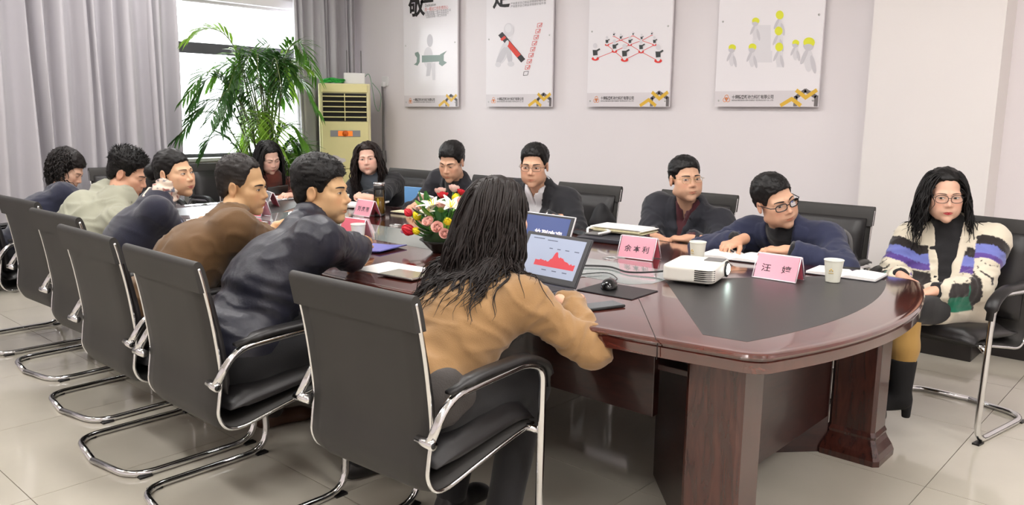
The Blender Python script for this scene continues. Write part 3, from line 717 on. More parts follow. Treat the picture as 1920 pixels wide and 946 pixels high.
            for t_ in (-1, 0, 1): zz = bz+t_*th; rows.append(np.stack([bx_, surf(bx_, zz)+(.0015 if t_ == 0 else -.0004), zz], -1))
            V = np.stack(rows, 1).reshape(-1, 3); F = grid(15, 3)
            mesh('eyebrow', tw(V), F, mat('brow', srgb(34, 27, 25), .7), s.body_o)
        u = np.linspace(-1, 1, 25); mw = .0235*fw*hd.get('mouth', 1.0); sm = hd.get('smile', 0.0); zc = -.0680+sm*.004*u*u
        lipc = np.array(hd.get('lips', np.array(skin)*np.array([.86, .55, .52])))
        rows = []; cc = []
        up = .0062*(1-np.abs(u)**1.6)*(1-.22*np.exp(-(u/.16)**2)); dn = -.0078*(1-np.abs(u)**2.0)
        for t_, zz in ((0, zc+up), (1, zc+up*.5), (2, zc), (3, zc+dn*.5), (4, zc+dn)):
            rows.append(np.stack([u*mw, surf(u*mw, zz)+(.0012 if t_ in (1, 3) else .0003), zz], -1)); cc.append(np.tile(lipc*(.45 if t_ == 2 else 1.0), (25, 1)))
        V = np.stack(rows, 1).reshape(-1, 3); C = np.stack(cc, 1).reshape(-1, 3)
        mesh('lips', tw(V), grid(25, 5)[:, ::-1], m_skin, s.body_o, cols=C)
        s.base = base
    # ---- garments
    def top(s, name, color, inf=.012, mat_=None, sleeve=1.0, vneck=None, collar=None, res=.0095, wr=1.0, hem=None, arm_inf=0.0, lapel=0.0, colfn=None, seed=1, skirt=0.0, crease=.55):
        f0 = s.torso_sdf(inf, sleeve, arm_inf=arm_inf); nk = s.neck; c7 = s.c7.astype(np.float32); hb = (s.hc+s.RH@np.array([0, -.022, -.07])).astype(np.float32); nd = nrm(hb-s.c7)
        lb = s.leg_sdf(inf+.006) if skirt else None
        def wedge(T):
            dep, wd = vneck; k = np.clip(1+T[:, 2]/dep, -.2, 1.3); return np.abs(T[:, 0])-wd*k
        def f(P):
            d = f0(P); T = s.tl(P)
            if lb is not None:
                h = (P-s.pel.astype(np.float32))@s.fwd.astype(np.float32); d = smin(d, smax(lb(P), h-skirt, .02), .03)
            bz = s.pel[2]-.06 if hem is None else hem
            d = smax(d, bz-P[:, 2], .015)
            if vneck is not None: d = smax(d, -np.maximum(wedge(T), -(T[:, 1]-.02)), .004)
            hole = rc(P, c7-nd.astype(np.float32)*.05+s.f.astype(np.float32)*.02, hb, nk+.004, nk+.002); d = smax(d, -hole, .006)
            if collar is not None:       # (height, thickness, gap, front_open)
                ch_, ct, cg, fo = collar; a = c7-s.u.astype(np.float32)*.035+s.f.astype(np.float32)*.012; b = c7+(nd*ch_).astype(np.float32)+s.f.astype(np.float32)*.006
                q = (P-a)@nrm(b-a).astype(np.float32); L = np.linalg.norm(b-a); o = rc(P, a, b+(b-a)*.5, nk+cg+ct+.016, nk+cg+ct); i_ = rc(P, a-(b-a), b+(b-a), nk+cg+.006, nk+cg)
                c = np.maximum(np.maximum(o, -i_), np.maximum(q-L+T[:, 1]*.25*(fo > 0), -q-.02))
                if fo > 0: c = np.maximum(c, -np.maximum(np.abs(T[:, 0])-fo*np.clip(1+(q-L)/.06, .25, 1.2), -(T[:, 1]-.0)))
                if lapel: c = np.maximum(c, T[:, 1]-.012)
                d = smin(d, c, .010)
            return d
        pts = list(s.shd.values())+list(s.el.values())+list(s.wr.values())+[s.pel, s.c7]+([k for k in s.kn.values()] if skirt else []); lo, hi = s.bounds(pts, .22); lo[2] = max(lo[2], .30)
        V, F = sdf_mesh(f, lo, hi, res); N = vnormals(V, F); T = s.tl(V); rs = np.random.default_rng(seed); disp = np.zeros(len(V))
        # cloth folds: broad drape plus tight creases round the elbows, armpits and waist
        warp = noise(V, 7, seed)*.05
        q = V+np.stack([warp, warp*.6, -warp], -1)
        ridg = 1-np.abs(noise(q*np.array([1, 1, 1.9]), 8.5, seed+3))*2; disp += .0045*wr*np.clip(ridg, -.4, 1)
        Uc = (V-s.pel)@nrm(s.c7-s.pel); disp += .0030*wr*np.sin(Uc*95+6*noise(V, 6, seed+5)+4*T[:, 0]*3)*np.exp(-((Uc-.14)/.12)**2)
        for sd in (1, -1):
            S, E, W = s.shd[sd], s.el[sd], s.wr[sd]
            h1 = seg_h(V, S, E); d1 = vlen(V-S-h1[:, None]*(E-S)); h2 = seg_h(V, E, W); d2 = vlen(V-E-h2[:, None]*(W-E)); on = np.clip(1-(np.minimum(d1, d2)-.075)/.02, 0, 1)
            al = np.where(d1 < d2, -(1-h1)*.285, h2*.255); w_ = np.exp(-(al/.085)**2)*1.0+.40
            inner = np.clip(.6-((V-E)@nrm(2*E-S-W))/.09, .15, 1.15)
            disp += on*wr*.0042*w_*inner*np.clip(np.sin(al*125+9*noise(V, 7, seed+sd+9)+3.5*noise(V, 19, seed+2)), -.5, 1)
        q2 = T*np.array([6.5, 6.5, 20.])+warp[:, None]*30; rr = np.clip(1-np.abs(noise(q2, 1.0, seed+21))*2.2, 0, 1)**2; disp += .0075*crease*rr*np.clip((V[:, 2]-.5)/.1, 0, 1)-.002*crease
        if lapel and vneck is not None:
            wv = wedge(T); lz = np.clip(1+T[:, 2]/vneck[0], 0, 1); m_ = (wv < lapel*np.clip(lz*1.6, 0, 1)) & (T[:, 1] > 0.02) & (T[:, 2] > -vneck[0]) ; disp += .007*m_
        V = V+N*disp[:, None]
        C = np.tile(np.array(color), (len(V), 1)) if colfn is None else colfn(s, V, T)
        return mesh(name, V, F, mat_ or m_cloth, s.root, cols=C)
    def trousers(s, color, inf=.010, name='trousers', res=.015, stop=1.0, mat_=None, shoes=True, shoec=(.012, .011, .011), boot=0.0):
        f0 = s.leg_sdf(inf, stop); lo, hi = s.bounds([s.pel]+list(s.kn.values())+list(s.an.values()), .2); lo[2] = .02
        V, F = sdf_mesh(lambda P: smax(f0(P), P[:, 2]-(s.pel[2]+.09), .02), lo, hi, res); N = vnormals(V, F); V = V+N*(.005*noise(V, 11, 4))[:, None]
        mesh(name, V, F, mat_ or m_cloth, s.root, cols=np.tile(np.array(color), (len(V), 1)))
        if shoes:
            for sd in (1, -1):
                A = s.an[sd]; fw_ = nrm(np.array([s.fwd[0], s.fwd[1], 0])+s.right*sd*.15); g = A[2]-.085
                def f(P):
                    d = rc(P, A+[0, 0, .02+boot], A+[0, 0, -.03], .047, .046); d = smin(d, rc(P, A-fw_*.035+[0, 0, -.045], A+fw_*.13+[0, 0, -.052], .040, .036), .03); d = smin(d, ell(P, A+fw_*.16+np.array([0, 0, -.056]), (.045, .045, .028)), .03)
                    return np.maximum(d, g+.004-P[:, 2])
                V, F = sdf_mesh(f, A-[.24, .24, .1], A+[.24, .24, .09+boot], .009); mesh('shoe', V, F, m_shoe, s.root, cols=np.tile(np.array(shoec), (len(V), 1)))
    # ---- hair
    def hair(s, style='short', color=None, **kw):
        color = HAIRC if color is None else np.array(color); hs = s.hs; fw = s.hd.get('w', 1.0); base = head_sdf(s.hd); seed = kw.get('seed', 1)
        top_t, side_t, hl, nape = kw.get('top', .022), kw.get('side', .008), kw.get('hl', .066), kw.get('nape', -.075); rec = kw.get('recede', 0.0); fringe = kw.get('fringe', 0.0); part = kw.get('part', None)
        longh = style != 'short'
        def thick(P):
            k = np.clip((P[:, 2]-.03)/.07, 0, 1); t = side_t+(top_t-side_t)*k
            t = t*np.clip((P[:, 2]-nape+.01)/.055, .2, 1) if not longh else t
            return t+kw.get('back', 0.0)*np.clip((-P[:, 1]-.03)/.07, 0, 1)*np.clip(1-k*.6, 0, 1)
        def f(P):
            c = ell(P, (0, -.018, .042), (.0745*fw, .0965, .0835)); c = smin(c, ell(P, (0, -.045, -.02), (.062*fw, .055, .065)), .03)
            d = c-thick(P)
            y = P[:, 1]; ax_ = np.abs(P[:, 0])/fw
            hz = np.interp(y, [-.13, -.075, -.05, -.028, .006, .020, .034, .055, .085, .13], [nape, nape, nape+.014 if not longh else nape, -.004 if not longh else nape, .022 if not longh else -.03, -.020 if not longh else -.05, .012, hl-.016, hl, hl])
            hz = hz-rec*0+rec*np.exp(-((ax_-.042)/.02)**2)*np.clip((y-.03)/.03, 0, 1)*.03
            hz = hz-fringe*np.clip((y-.05)/.03, 0, 1)*np.clip(1-ax_/.06, 0, 1)
            if longh: hz = np.where((y < .028-.25*0) & (ax_ > .045), nape, hz)
            d = smax(d, (hz-P[:, 2])*.8, .008)
            if kw.get('bun'): bx_, by_, bz_, br = kw['bun']; d = smin(d, ell(P, (bx_, by_, bz_), (br, br*.9, br)), .008)
            return d
        V, F = sdf_mesh(f, (-.125, -.185, -.13), (.125, .13, .165), .0042); N = vnormals(V, F)
        a = np.arctan2(V[:, 0], V[:, 1]+.2)
        rg = np.random.default_rng(seed)
        V = V+N*(.0022*noise(V*np.array([1, .35, 1]), 120, seed)+.003*noise(V, 45, seed+1))[:, None]
        gr = kw.get('grey', 0.0); C = np.tile(color, (len(V), 1))
        if gr: m_ = np.clip((.055-V[:, 2])/.05, 0, 1)*np.clip((V[:, 1]+.06)/.06, 0, 1); C = C+(np.array(srgb(120, 108, 98))-C)*(gr*m_*(.6+.4*noise(V, 60, 3)))[:, None]
        VV = [s.hc+(V*hs)@s.RH.T]; FF = [F]; CC = [C]; n = len(V)
        # short tufts that break up the outline
        nt_ = kw.get('tufts', 900); ii = rg.choice(len(V), min(nt_, len(V)), replace=False); p0 = V[ii]; nn = N[ii]
        comb = np.array(kw.get('comb', (.25, .8, .1))); dirn = nn*.55+comb*.7+rg.normal(0, .25, nn.shape); dirn /= np.linalg.norm(dirn, axis=1, keepdims=True)
        L = kw.get('tuft_len', .018)*(.5+rg.random(len(ii)))*np.where(p0[:, 2] > .03, 1, .45)
        m_ok = (nn[:, 2] > -.6); p0, nn, dirn, L = p0[m_ok], nn[m_ok], dirn[m_ok], L[m_ok]
        if len(p0):
            t = np.linspace(0, 1, 4)[None, :, None]; P = p0[:, None]-nn[:, None]*.002+dirn[:, None]*L[:, None, None]*t-np.array([0, 0, 1.])*(t**2)*L[:, None, None]*.25
            r = .0022*(1-np.linspace(0, .85, 4))[None, :]*np.ones((len(p0), 1)); v, f_ = tubes_np(P, r, 3)
            VV.append(s.hc+(v*hs)@s.RH.T); FF.append(f_+n); CC.append(np.tile(C[ii][m_ok].repeat(12, 0), 1)); n += len(v)
        if longh and kw.get('locks'):
            V5, F5, C5 = s.locks(color, **kw['locks']); VV.append(V5); FF.append(F5+n); CC.append(C5); n += len(V5)
        s.hair_o = mesh('hair', np.vstack(VV), np.vstack(FF), m_hair, s.root, cols=np.vstack(CC)); return s.hair_o
    def locks(s, color, n=220, length=.30, wave=.0, wl=.07, r=.0065, seed=2, side_min=-.2, front=.02, zlo=-.02, zhi=.10, spread=.25, lenvar=.25, curl_end=.0, keep=None, side=0.0, drift=(0, 0, 0), gap=.006, face_gap=.045):
        rg = np.random.default_rng(seed); fw = s.hd.get('w', 1.0); pts = []
        while len(pts) < n:
            v = rg.normal(size=3); v /= np.linalg.norm(v); p = np.array([0, -.018, .042])+v*np.array([.078*fw, .101, .088])
            if p[1] > front or p[2] < zlo or p[2] > zhi: continue
            if p[1] > front-.03 and abs(p[0]) < face_gap and p[2] < .092: continue
            if p[1] > .0 and abs(p[0]) < .022: continue
            if keep is not None and not keep(p): continue
            pts.append(p)
        p = np.array(pts); out = (p-np.array([0, -.018, .042])); out[:, 2] *= .3; out /= np.linalg.norm(out, axis=1, keepdims=True)
        kz = np.clip((p[:, 2]-.03)/.08, 0, 1)[:, None]; dl = np.stack([np.sign(p[:, 0])*(.9), -.15-.5*(p[:, 1] < .02), -.25+0*p[:, 0]], -1)*kz+(out*.35+np.array([0, -.1, -.7]))*(1-kz)
        P = s.hc+(p*s.hs)@s.RH.T; d = dl@s.RH.T; d /= np.linalg.norm(d, axis=1, keepdims=True)
        Ls = length*(1-lenvar+2*lenvar*rg.random(n)); m = 22; st = Ls/m; ph = p[:, 0]*55+p[:, 1]*40+rg.random(n)*1.3; path = [P]
        hsd = head_sdf(s.hd); down = np.array([0, 0, -1.]); sidev = s.RH[:, 0]*side+np.array(drift)
        eps = .006
        def field(Q):
            q = ((Q-s.hc)@s.RH/s.hs).astype(np.float32); return np.minimum(np.minimum(ell(q, (0, -.018, .042), (.0745*fw, .0965, .0835)), hsd(q))*s.hs-.006, s.gf(Q.astype(np.float32)) if hasattr(s, 'gf') else s.sdf_body(Q.astype(np.float32))-.022)
        w1 = rg.normal(size=(n, 3)); 
        for k in range(m):
            d = d*.72+(down+sidev)*.28+w1*.012*spread*4; d /= np.linalg.norm(d, axis=1, keepdims=True); Q = P+d*st[:, None]
            for _ in range(2):
                D = field(Q); bad = D < gap
                if bad.any():
                    Qb = Q[bad]; g = np.stack([field(Qb+np.eye(3)[a]*eps)-field(Qb-np.eye(3)[a]*eps) for a in range(3)], -1); g /= np.linalg.norm(g, axis=1, keepdims=True)+1e-9; Q[bad] = Qb+g*(gap-D[bad])[:, None]
            dd = Q-P; P = Q; path.append(P); d = dd/(np.linalg.norm(dd, axis=1, keepdims=True)+1e-9)
        path = np.stack(path, 1)
        if wave:
            t = np.linspace(0, 1, m+1)[None, :]; arc = t*Ls[:, None]; amp = wave*np.clip(t*2.2-.2, 0, 1)*(1+curl_end*t**3); side_ = np.cross(np.gradient(path, axis=1), np.array([0, 0, 1.])+w1[:, None]*.4); side_ /= np.linalg.norm(side_, axis=2, keepdims=True)+1e-9
            ang = 2*np.pi*arc/wl+ph[:, None]; path = path+side_*(amp*np.sin(ang))[..., None]+np.array([0, 0, 1.])*(amp*.4*np.cos(ang))[..., None]
            out2 = path-np.array([s.hc[0], s.hc[1], 0]); out2[..., 2] = 0; out2 /= np.linalg.norm(out2, axis=2, keepdims=True)+1e-9; path = path+out2*(amp*.7)[..., None]
        tt = np.linspace(0, 1, m+1); rad = r*(.75+.5*rg.random(n))[:, None]*np.clip(np.minimum(1, 1.12-tt**2.2), .1, 1)[None, :]
        v, f_ = tubes_np(path, rad, 4); c = color*(.8+.45*rg.random(n))[:, None]; return v, f_, c.repeat((m+1)*4, 0)
    def glasses(s, m_, w=.024, h=.0175, square=3.0, thick=.0014, drop=-.001):
        hs = s.hs; tw = lambda V: s.hc+(np.array(V)*hs)@s.RH.T; g = MB(); fw = s.hd.get('w', 1.0); le = []
        for sd in (1, -1):
            t = np.linspace(0, 2*np.pi, 37)[:-1]; c_, s_ = np.cos(t), np.sin(t); e = 2/square
            X = sd*.0335*fw+w*np.sign(c_)*np.abs(c_)**e; Z = drop+h*np.sign(s_)*np.abs(s_)**e; Y = .1035-np.abs(X)**2*3.2
            P = np.stack([X, Y, Z], -1); g.tube(tw(P), thick*hs, 6, closed=True); le.append(P)
            g.tube(tw([(sd*(.0335*fw+w), .1035-(.0335*fw+w)**2*3.2, drop+h*.35), (sd*.0745*fw, .078, drop+h*.45), (sd*.0805*fw, .02, .010), (sd*.081*fw, -.01, .008)]), thick*.95*hs, 6)
        g.tube(tw(smooth_path([(-.0335*fw+w, .101, drop+.003), (0, .1075, drop+.006), (.0335*fw-w, .101, drop+.003)], 5)), thick*.9*hs, 6)
        o = g.build('glasses', m_, s.root)
        for P in le: c = P.mean(0); V = tw(np.vstack([c, P*.97+c*.03])); mesh('lens', V, [(0, 1+k, 1+(k+1) % 36) for k in range(36)], m_lens, o)
        return o
# ------------------------------------------------------------------ the people
SK = np.array(srgb(212, 168, 140)); SKF = np.array(srgb(224, 182, 156)); SKD = np.array(srgb(196, 150, 116)); SKY = np.array(srgb(205, 165, 122))
BLK = srgb(24, 23, 26); v3 = lambda *a: np.array(a, float)
LIPF = np.array(srgb(176, 72, 76))
# --- camel sweater, seen from behind
p = Person('person seen from behind in a camel sweater using the dark laptop', (-1.83, 1.60, .55), onY(926, 490, 1.93), 88, (*onY(938, 395, 2.0), 80, -14, -4, 1.0),
    dict(fem=1, w=.96, res=.005), {1: dict(w=at(1062, 560, .80), pz=1.2, pole=(.9, -.35, -.5), curl=22, d=(-.25, .95, -.05)), -1: dict(w=(-2.12, 2.25, .80), pole=(-.9, -.3, -.6), curl=22, d=(.1, .95, -.05))}, sh=.175, sex='f', slouch=.02, neck=.046, kd=.20,
    legs={1: dict(k=(-1.72, 2.0, .50), a=(-1.66, 1.80, .085)), -1: dict(k=(-1.98, 2.0, .50), a=(-1.95, 1.86, .085))})
p.body(SKF); p.trousers(srgb(22, 21, 23), name='trousers')
p.top('sweater', srgb(152, 117, 76), .014, m_knit, collar=(.035, .008, .010, 0), wr=1.3, crease=.8, seed=3, arm_inf=0.0030, hem=.545, res=.0085); p.gf = p.torso_sdf(.016)
p.hair('long', srgb(30, 23, 21), top=0.0090, side=0.0050, nape=-.10, back=.006, tufts=300, tuft_len=0.0074, comb=(0, -.5, -.6), locks=dict(n=950, length=.345, wave=.008, wl=.14, r=.0041, seed=5, front=.03, zlo=-.06, zhi=.118, spread=.16, lenvar=.32, curl_end=.9, drift=(-.05, -.24, 0), gap=.005))
# --- shiny navy jacket
p = Person('person in a shiny navy jacket leaning on the table and looking sideways', (-2.65, 1.45, .56), onY(556, 402, 1.70), 84, (*onY(603, 349, 1.86), 33, -4, 2, 1.04),
    dict(w=1.0, jaw=1.05, fat=.004, stubble=.25, open=.7, gaze=(.5, 0)), {1: dict(w=(-2.86, 2.22, .81), pz=1.5, pole=(1, .3, -.4), hide=False, curl=35), -1: dict(w=(-3.02, 2.22, .81), pole=(-.9, .1, -.5), curl=35)}, sh=.20, slouch=.05, shyaw=74, thick=1.1,
    legs={1: dict(k=(-2.50, 1.90, .52), a=(-2.44, 1.83, .085)), -1: dict(k=(-2.80, 1.90, .52), a=(-2.82, 1.95, .085))})
p.body(SKY); p.trousers(srgb(18, 18, 22)); p.top('jacket', srgb(31, 32, 44), .016, m_shiny, collar=(.075, .010, .006, .02), wr=1.1, crease=.5, seed=7, arm_inf=0.0050, hem=.50, res=.007)
p.hair('short', top=0.0180, side=0.0072, hl=0.0710, fringe=.010, tufts=1500, tuft_len=0.0085, comb=(.0, 1.0, -.3), seed=4)
# --- brown suit jacket
p = Person('person in a brown suit jacket leaning forward and looking sideways', (-3.32, 1.46, .56), onY(408, 372, 1.72), 86, (*onY(455, 340, 1.90), 36, -9, 8, 1.06),
    dict(w=1.0, jaw=1.02, fat=.003, stubble=.2, open=.6, gaze=(.4, 0), browz=.019), {1: dict(w=(-3.36, 2.14, .81), pole=(1, .2, -.35), curl=35), -1: dict(w=(-3.56, 2.12, .81), pole=(-.9, .1, -.5), curl=35)}, sh=.195, slouch=.06, shyaw=76, thick=1.08)
p.body(SKY); p.trousers(srgb(40, 32, 26), shoec=srgb(70, 45, 30)); p.top('shirt', srgb(205, 188, 182), .008, collar=(.040, .007, .004, .012), wr=.4, seed=2, res=.011)
p.top('suit_jacket', srgb(98, 70, 38), .016, vneck=(.34, .07), collar=(.034, .009, .012, .05), lapel=.05, wr=1.1, crease=.8, seed=9, arm_inf=0.0050, hem=.47)
p.hair('short', srgb(38, 34, 32), top=0.0096, side=0.0042, hl=0.0980, recede=1.3, grey=.85, tufts=1000, tuft_len=0.0062, comb=(.0, .2, .6), seed=6)
# --- navy knit with scarf and bun
p = Person('person in a navy knit top and pale flowered scarf looking sideways', (-4.03, 1.57, .55), onY(288, 372, 1.78), 86, (*onY(327, 319, 1.90), 22, 2, 4, .97),
    dict(fem=1, w=.97, jaw=.95, open=.62, gaze=(-.7, .2), smile=.8, lips=srgb(178, 92, 88)), {1: dict(w=(-4.02, 2.08, .80), pole=(1, .1, -.5), curl=35), -1: dict(w=(-4.2, 2.06, .80), pole=(-.9, .1, -.5), curl=35)}, sh=.165, sex='f', slouch=.04, shyaw=72, neck=.047)
p.body(np.array(srgb(214, 172, 138))); p.trousers(srgb(22, 22, 28))
def navy_emb(s, V, T):
    C = np.tile(np.array(srgb(27, 28, 46)), (len(V), 1)); m_ = (noise(V, 110, 4) > .35) & (T[:, 2] > -.085) & (T[:, 2] < -.03) & (T[:, 0] > .09) & (T[:, 0] < .17); C[m_] = srgb(120, 125, 150); return C
p.top('sweater', srgb(27, 28, 46), .012, m_knit, collar=(.02, .008, .012, 0), wr=.8, seed=5, colfn=navy_emb, arm_inf=0.0020)
def scarf_col(s, V, T):
    C = np.tile(np.array(srgb(214, 196, 180)), (len(V), 1)); C[noise(V, 55, 2) > .35] = srgb(150, 86, 80); C[noise(V, 60, 9) > .5] = srgb(92, 96, 110); return C
def scarf(s):
    b = nrm(s.hc-s.c7); c = s.c7+b*.025+s.f*.012
    f = lambda P: np.maximum(np.maximum(rc(P, c-s.u*.055, c+b*.055, .088, .062), -rc(P, c-s.u*.1, c+b*.1, .060, .049)), -.5)
    V, F = sdf_mesh(f, c-.17, c+.17, .007); N = vnormals(V, F); V = V+N*(.006*np.sin(V[:, 2]*160+V[:, 0]*60+5*noise(V, 20, 2)))[:, None]; mesh('scarf', V, F, m_cloth, s.root, cols=scarf_col(s, V, None))
scarf(p)
p.hair('bun', top=0.0060, side=0.0042, hl=0.0690, nape=-.070, bun=(0, -.140, .008, .048), tufts=0)
# --- pale grey green jacket
p = Person('person in a pale grey green jacket bent over the table writing', (-4.76, 1.66, .56), onY(196, 350, 1.74), 84, (*onY(240, 318, 1.93), 46, -26, 5, 1.03),
    dict(w=1.0, fat=.003, open=.25, stubble=.2), {1: dict(w=(-4.62, 2.12, .80), pole=(1, .1, -.45), curl=45), -1: dict(w=(-4.9, 2.08, .80), pole=(-.9, .1, -.5), curl=35)}, sh=.195, slouch=.07, shyaw=76, thick=1.07)
p.body(np.array(srgb(214, 166, 138))); p.trousers(srgb(30, 30, 36)); p.top('jacket', srgb(158, 158, 140), .017, collar=(.050, .012, .012, .02), wr=1.4, crease=1.1, seed=12, arm_inf=0.0060, hem=.50)
p.hair('short', top=0.0180, side=0.0060, hl=0.0730, tufts=1500, tuft_len=0.0174, comb=(.1, .35, .7), seed=8)
# --- curly hair in navy
p = Person('person in a plain dark navy top without a scarf looking down', (-5.46, 1.61, .55), onY(92, 352, 1.78), 86, (*onY(126, 313, 1.96), 48, -32, 0, .98),
    dict(fem=1, w=.97, open=.2), {1: dict(w=(-5.36, 2.22, .80), pole=(1, .1, -.45), curl=40), -1: dict(w=(-5.65, 2.18, .80), pole=(-.9, .1, -.5), curl=35)}, sh=.17, sex='f', slouch=.05, neck=.047)
p.body(SKF); p.trousers(srgb(22, 22, 28)); p.top('sweater', srgb(30, 33, 54), .012, m_knit, collar=(.02, .008, .012, 0), wr=.8, seed=15)
p.hair('curly', srgb(26, 21, 20), top=0.0144, side=0.0108, nape=-.09, back=.016, tufts=500, tuft_len=0.0099, comb=(0, -.3, 0), locks=dict(n=520, length=.12, wave=.012, wl=.034, r=.0040, seed=8, front=-.005, zlo=-.06, zhi=.12, lenvar=.4, spread=.5))
# --- far end: dark brown knit, phone
p = Person('person in a brown knit top looking down at a phone', (-5.95, 3.50, .55), onY(513, 338, 3.52), -12, (*onY(504, 291, 3.46), -6, -24, 6, .97),
    dict(fem=1, w=.96, open=.2, lips=srgb(190, 100, 96)), {1: dict(w=onY(488, 372, 3.28), pole=(-.2, -.9, -.6), curl=50, d=(.5, .6, .15), n=(.1, -.3, .9)), -1: dict(w=onY(545, 366, 3.42), pole=(-.3, .9, -.6), curl=55, d=(.4, -.75, .1), n=(.2, .3, .9))}, sh=.165, sex='f', neck=.046)
p.body(np.array(srgb(232, 190, 170))); p.trousers(srgb(25, 25, 30)); p.top('sweater', srgb(94, 42, 30), .014, m_knit, collar=(.03, .008, .012, 0), wr=.9, seed=21)
p.hair('long', srgb(16, 14, 14), top=0.0096, side=0.0050, hl=0.0880, nape=-.09, tufts=0, locks=dict(n=600, length=.30, wave=.003, wl=.12, r=.0038, seed=3, front=.05, zlo=-.05, zhi=.118, lenvar=.15, spread=.1))
# --- black coat, grey turtleneck
p = Person('person in a black coat over a grey turtleneck with a silver necklace', (-5.05, 4.16, .55), onY(700, 343, 3.97), -68, (*onY(690, 293, 3.88), -46, -2, 5, .97),
    dict(fem=1, w=1.02, fat=.003, open=.6, smile=.6), {1: dict(w=onY(640, 372, 3.56), pole=(-1, 0, -.5), curl=45, d=(.8, -.5, .1), n=(0, -.4, .9)), -1: dict(w=onY(682, 370, 3.56), pole=(1, .2, -.5), curl=50, d=(-.85, -.3, .1), n=(0, -.4, .9))}, sh=.175, sex='f', neck=.048)
p.body(np.array(srgb(228, 184, 164))); p.trousers(srgb(22, 22, 26)); p.top('turtleneck', srgb(96, 104, 114), .010, m_knit, collar=(.060, .008, .002, 0), wr=.4, seed=5)
p.top('coat', srgb(22, 21, 25), .016, vneck=(.50, .075), wr=.8, seed=31, arm_inf=0.0030)
p.hair('wavy', srgb(34, 24, 22), top=0.0130, side=0.0070, hl=0.0860, nape=-.09, tufts=0, locks=dict(n=560, length=.25, wave=.009, wl=.09, r=.0040, seed=13, front=.05, zlo=-.06, zhi=.118, lenvar=.25, spread=.3))
def pendant(s):
    c = s.c7+s.f*.125-s.u*.06; pts = [s.c7+s.r*.075*math.sin(a)+s.f*(.105+.05*math.cos(a)*.6)-s.u*(.05+.10*math.cos(a)) for a in np.linspace(-1.5, 1.5, 15)]
    g = MB(); g.tube(pts, .0014, 5); q = pts[7]; g.sphere(q+s.f*.004-s.u*.008, .006, 8, 6); g.tube([q, q-s.u*.035+s.f*.002], .0015, 5); g.sphere(q-s.u*.038+s.f*.004, .0045, 8, 6); g.build('necklace', m_chrome, s.root)
pendant(p)
# --- dark jacket, reading a phone
p = Person('person in a black jacket looking down at the phone in both hands', (-4.12, 4.14, .56), onY(864, 330, 3.93), -88, (*onY(847, 299, 3.78), -70, -20, -2, 1.0),
    dict(w=.98, open=.25, browz=.021), {1: dict(w=onY(768, 392, 3.56), pole=(-1, .1, -.5), curl=52, d=(.75, -.35, .35), n=(-.2, -.5, .8), thumb=.7), -1: dict(w=onY(842, 386, 3.62), pole=(1, .1, -.5), curl=52, d=(-.85, -.35, .15), n=(.2, -.5, .8), thumb=.7)}, sh=.195, slouch=.04)
p.body(SK); p.trousers(srgb(22, 22, 28)); p.top('shirt', srgb(48, 46, 46), .010, collar=(.035, .008, .006, .014), wr=.4, seed=5)
p.top('jacket', srgb(27, 27, 35), .016, vneck=(.30, .055), collar=(.030, .010, .014, .05), lapel=.045, wr=1.0, seed=33, arm_inf=0.0040)
p.hair('short', top=0.0180, side=0.0072, hl=0.0750, fringe=.006, nape=-.030, tufts=700, tuft_len=0.0055, comb=(-.5, .5, .1), seed=14)
# --- black suit, white shirt
p = Person('person in glasses wearing a black suit over a white open necked shirt', (-3.30, 4.12, .56), onY(1018, 350, 3.92), -88, (*onY(1002, 306, 3.78), -62, -6, 0, 1.02),
    dict(w=1.02, jaw=1.05, fat=.004, open=.6, gaze=(.3, 0)), {1: dict(w=at(1048, 402, .81), pole=(-1, .1, -.4), curl=35, d=(.9, -.3, 0)), -1: dict(w=at(1020, 408, .81), pole=(1, .1, -.4), curl=35, d=(-.9, -.2, 0))}, sh=.20, thick=1.05)
p.body(SK); p.trousers(srgb(22, 22, 28)); p.top('shirt', srgb(226, 226, 230), .010, vneck=(.075, .034), collar=(.050, .008, .010, .036), wr=.6, seed=6, res=.008)
p.top('suit_jacket', srgb(25, 26, 32), .018, vneck=(.34, .075), collar=(.022, .010, .016, .05), lapel=.055, wr=.9, seed=41, arm_inf=0.0040)
p.hair('short', top=0.0168, side=0.0060, hl=0.0750, nape=-.030, tufts=700, tuft_len=0.0055, comb=(.3, .2, .6), seed=16); p.glasses(m_frame_b, .025, .0155, 3.2, .0011)
# --- dark zip jacket, maroon jumper
p = Person('person in gold rimmed glasses in a dark zip jacket over a maroon jumper', (-2.44, 4.24, .56), onY(1294, 377, 4.20), -84, (*onY(1285, 331, 4.12), -36, 3, 3, 1.03),
    dict(w=1.06, jaw=1.08, fat=.006, open=.6, gaze=(.4, .2), stubble=.15), {1: dict(w=onY(1232, 446, 3.80), pole=(-1, .3, -.6), curl=45, d=(.85, -.5, 0)), -1: dict(w=onY(1292, 448, 3.82), pole=(1, .3, -.6), curl=50, d=(-.9, -.35, 0))}, sh=.205, slouch=.05, thick=1.14)
p.body(SK); p.trousers(srgb(22, 22, 28)); p.top('jumper', srgb(72, 26, 34), .008, m_knit, vneck=(.07, .03), collar=(.030, .007, .004, .016), wr=.4, seed=6)
p.top('zip_jacket', srgb(30, 31, 40), .016, vneck=(.16, .062), collar=(.030, .011, .016, .05), lapel=.05, wr=1.1, seed=43, arm_inf=0.0050)
p.hair('short', top=0.0132, side=0.0048, hl=0.0730, nape=-.030, tufts=700, tuft_len=0.0055, comb=(.0, .2, .7), seed=18); p.glasses(m_frame_g, .024, .015, 3, .0010)
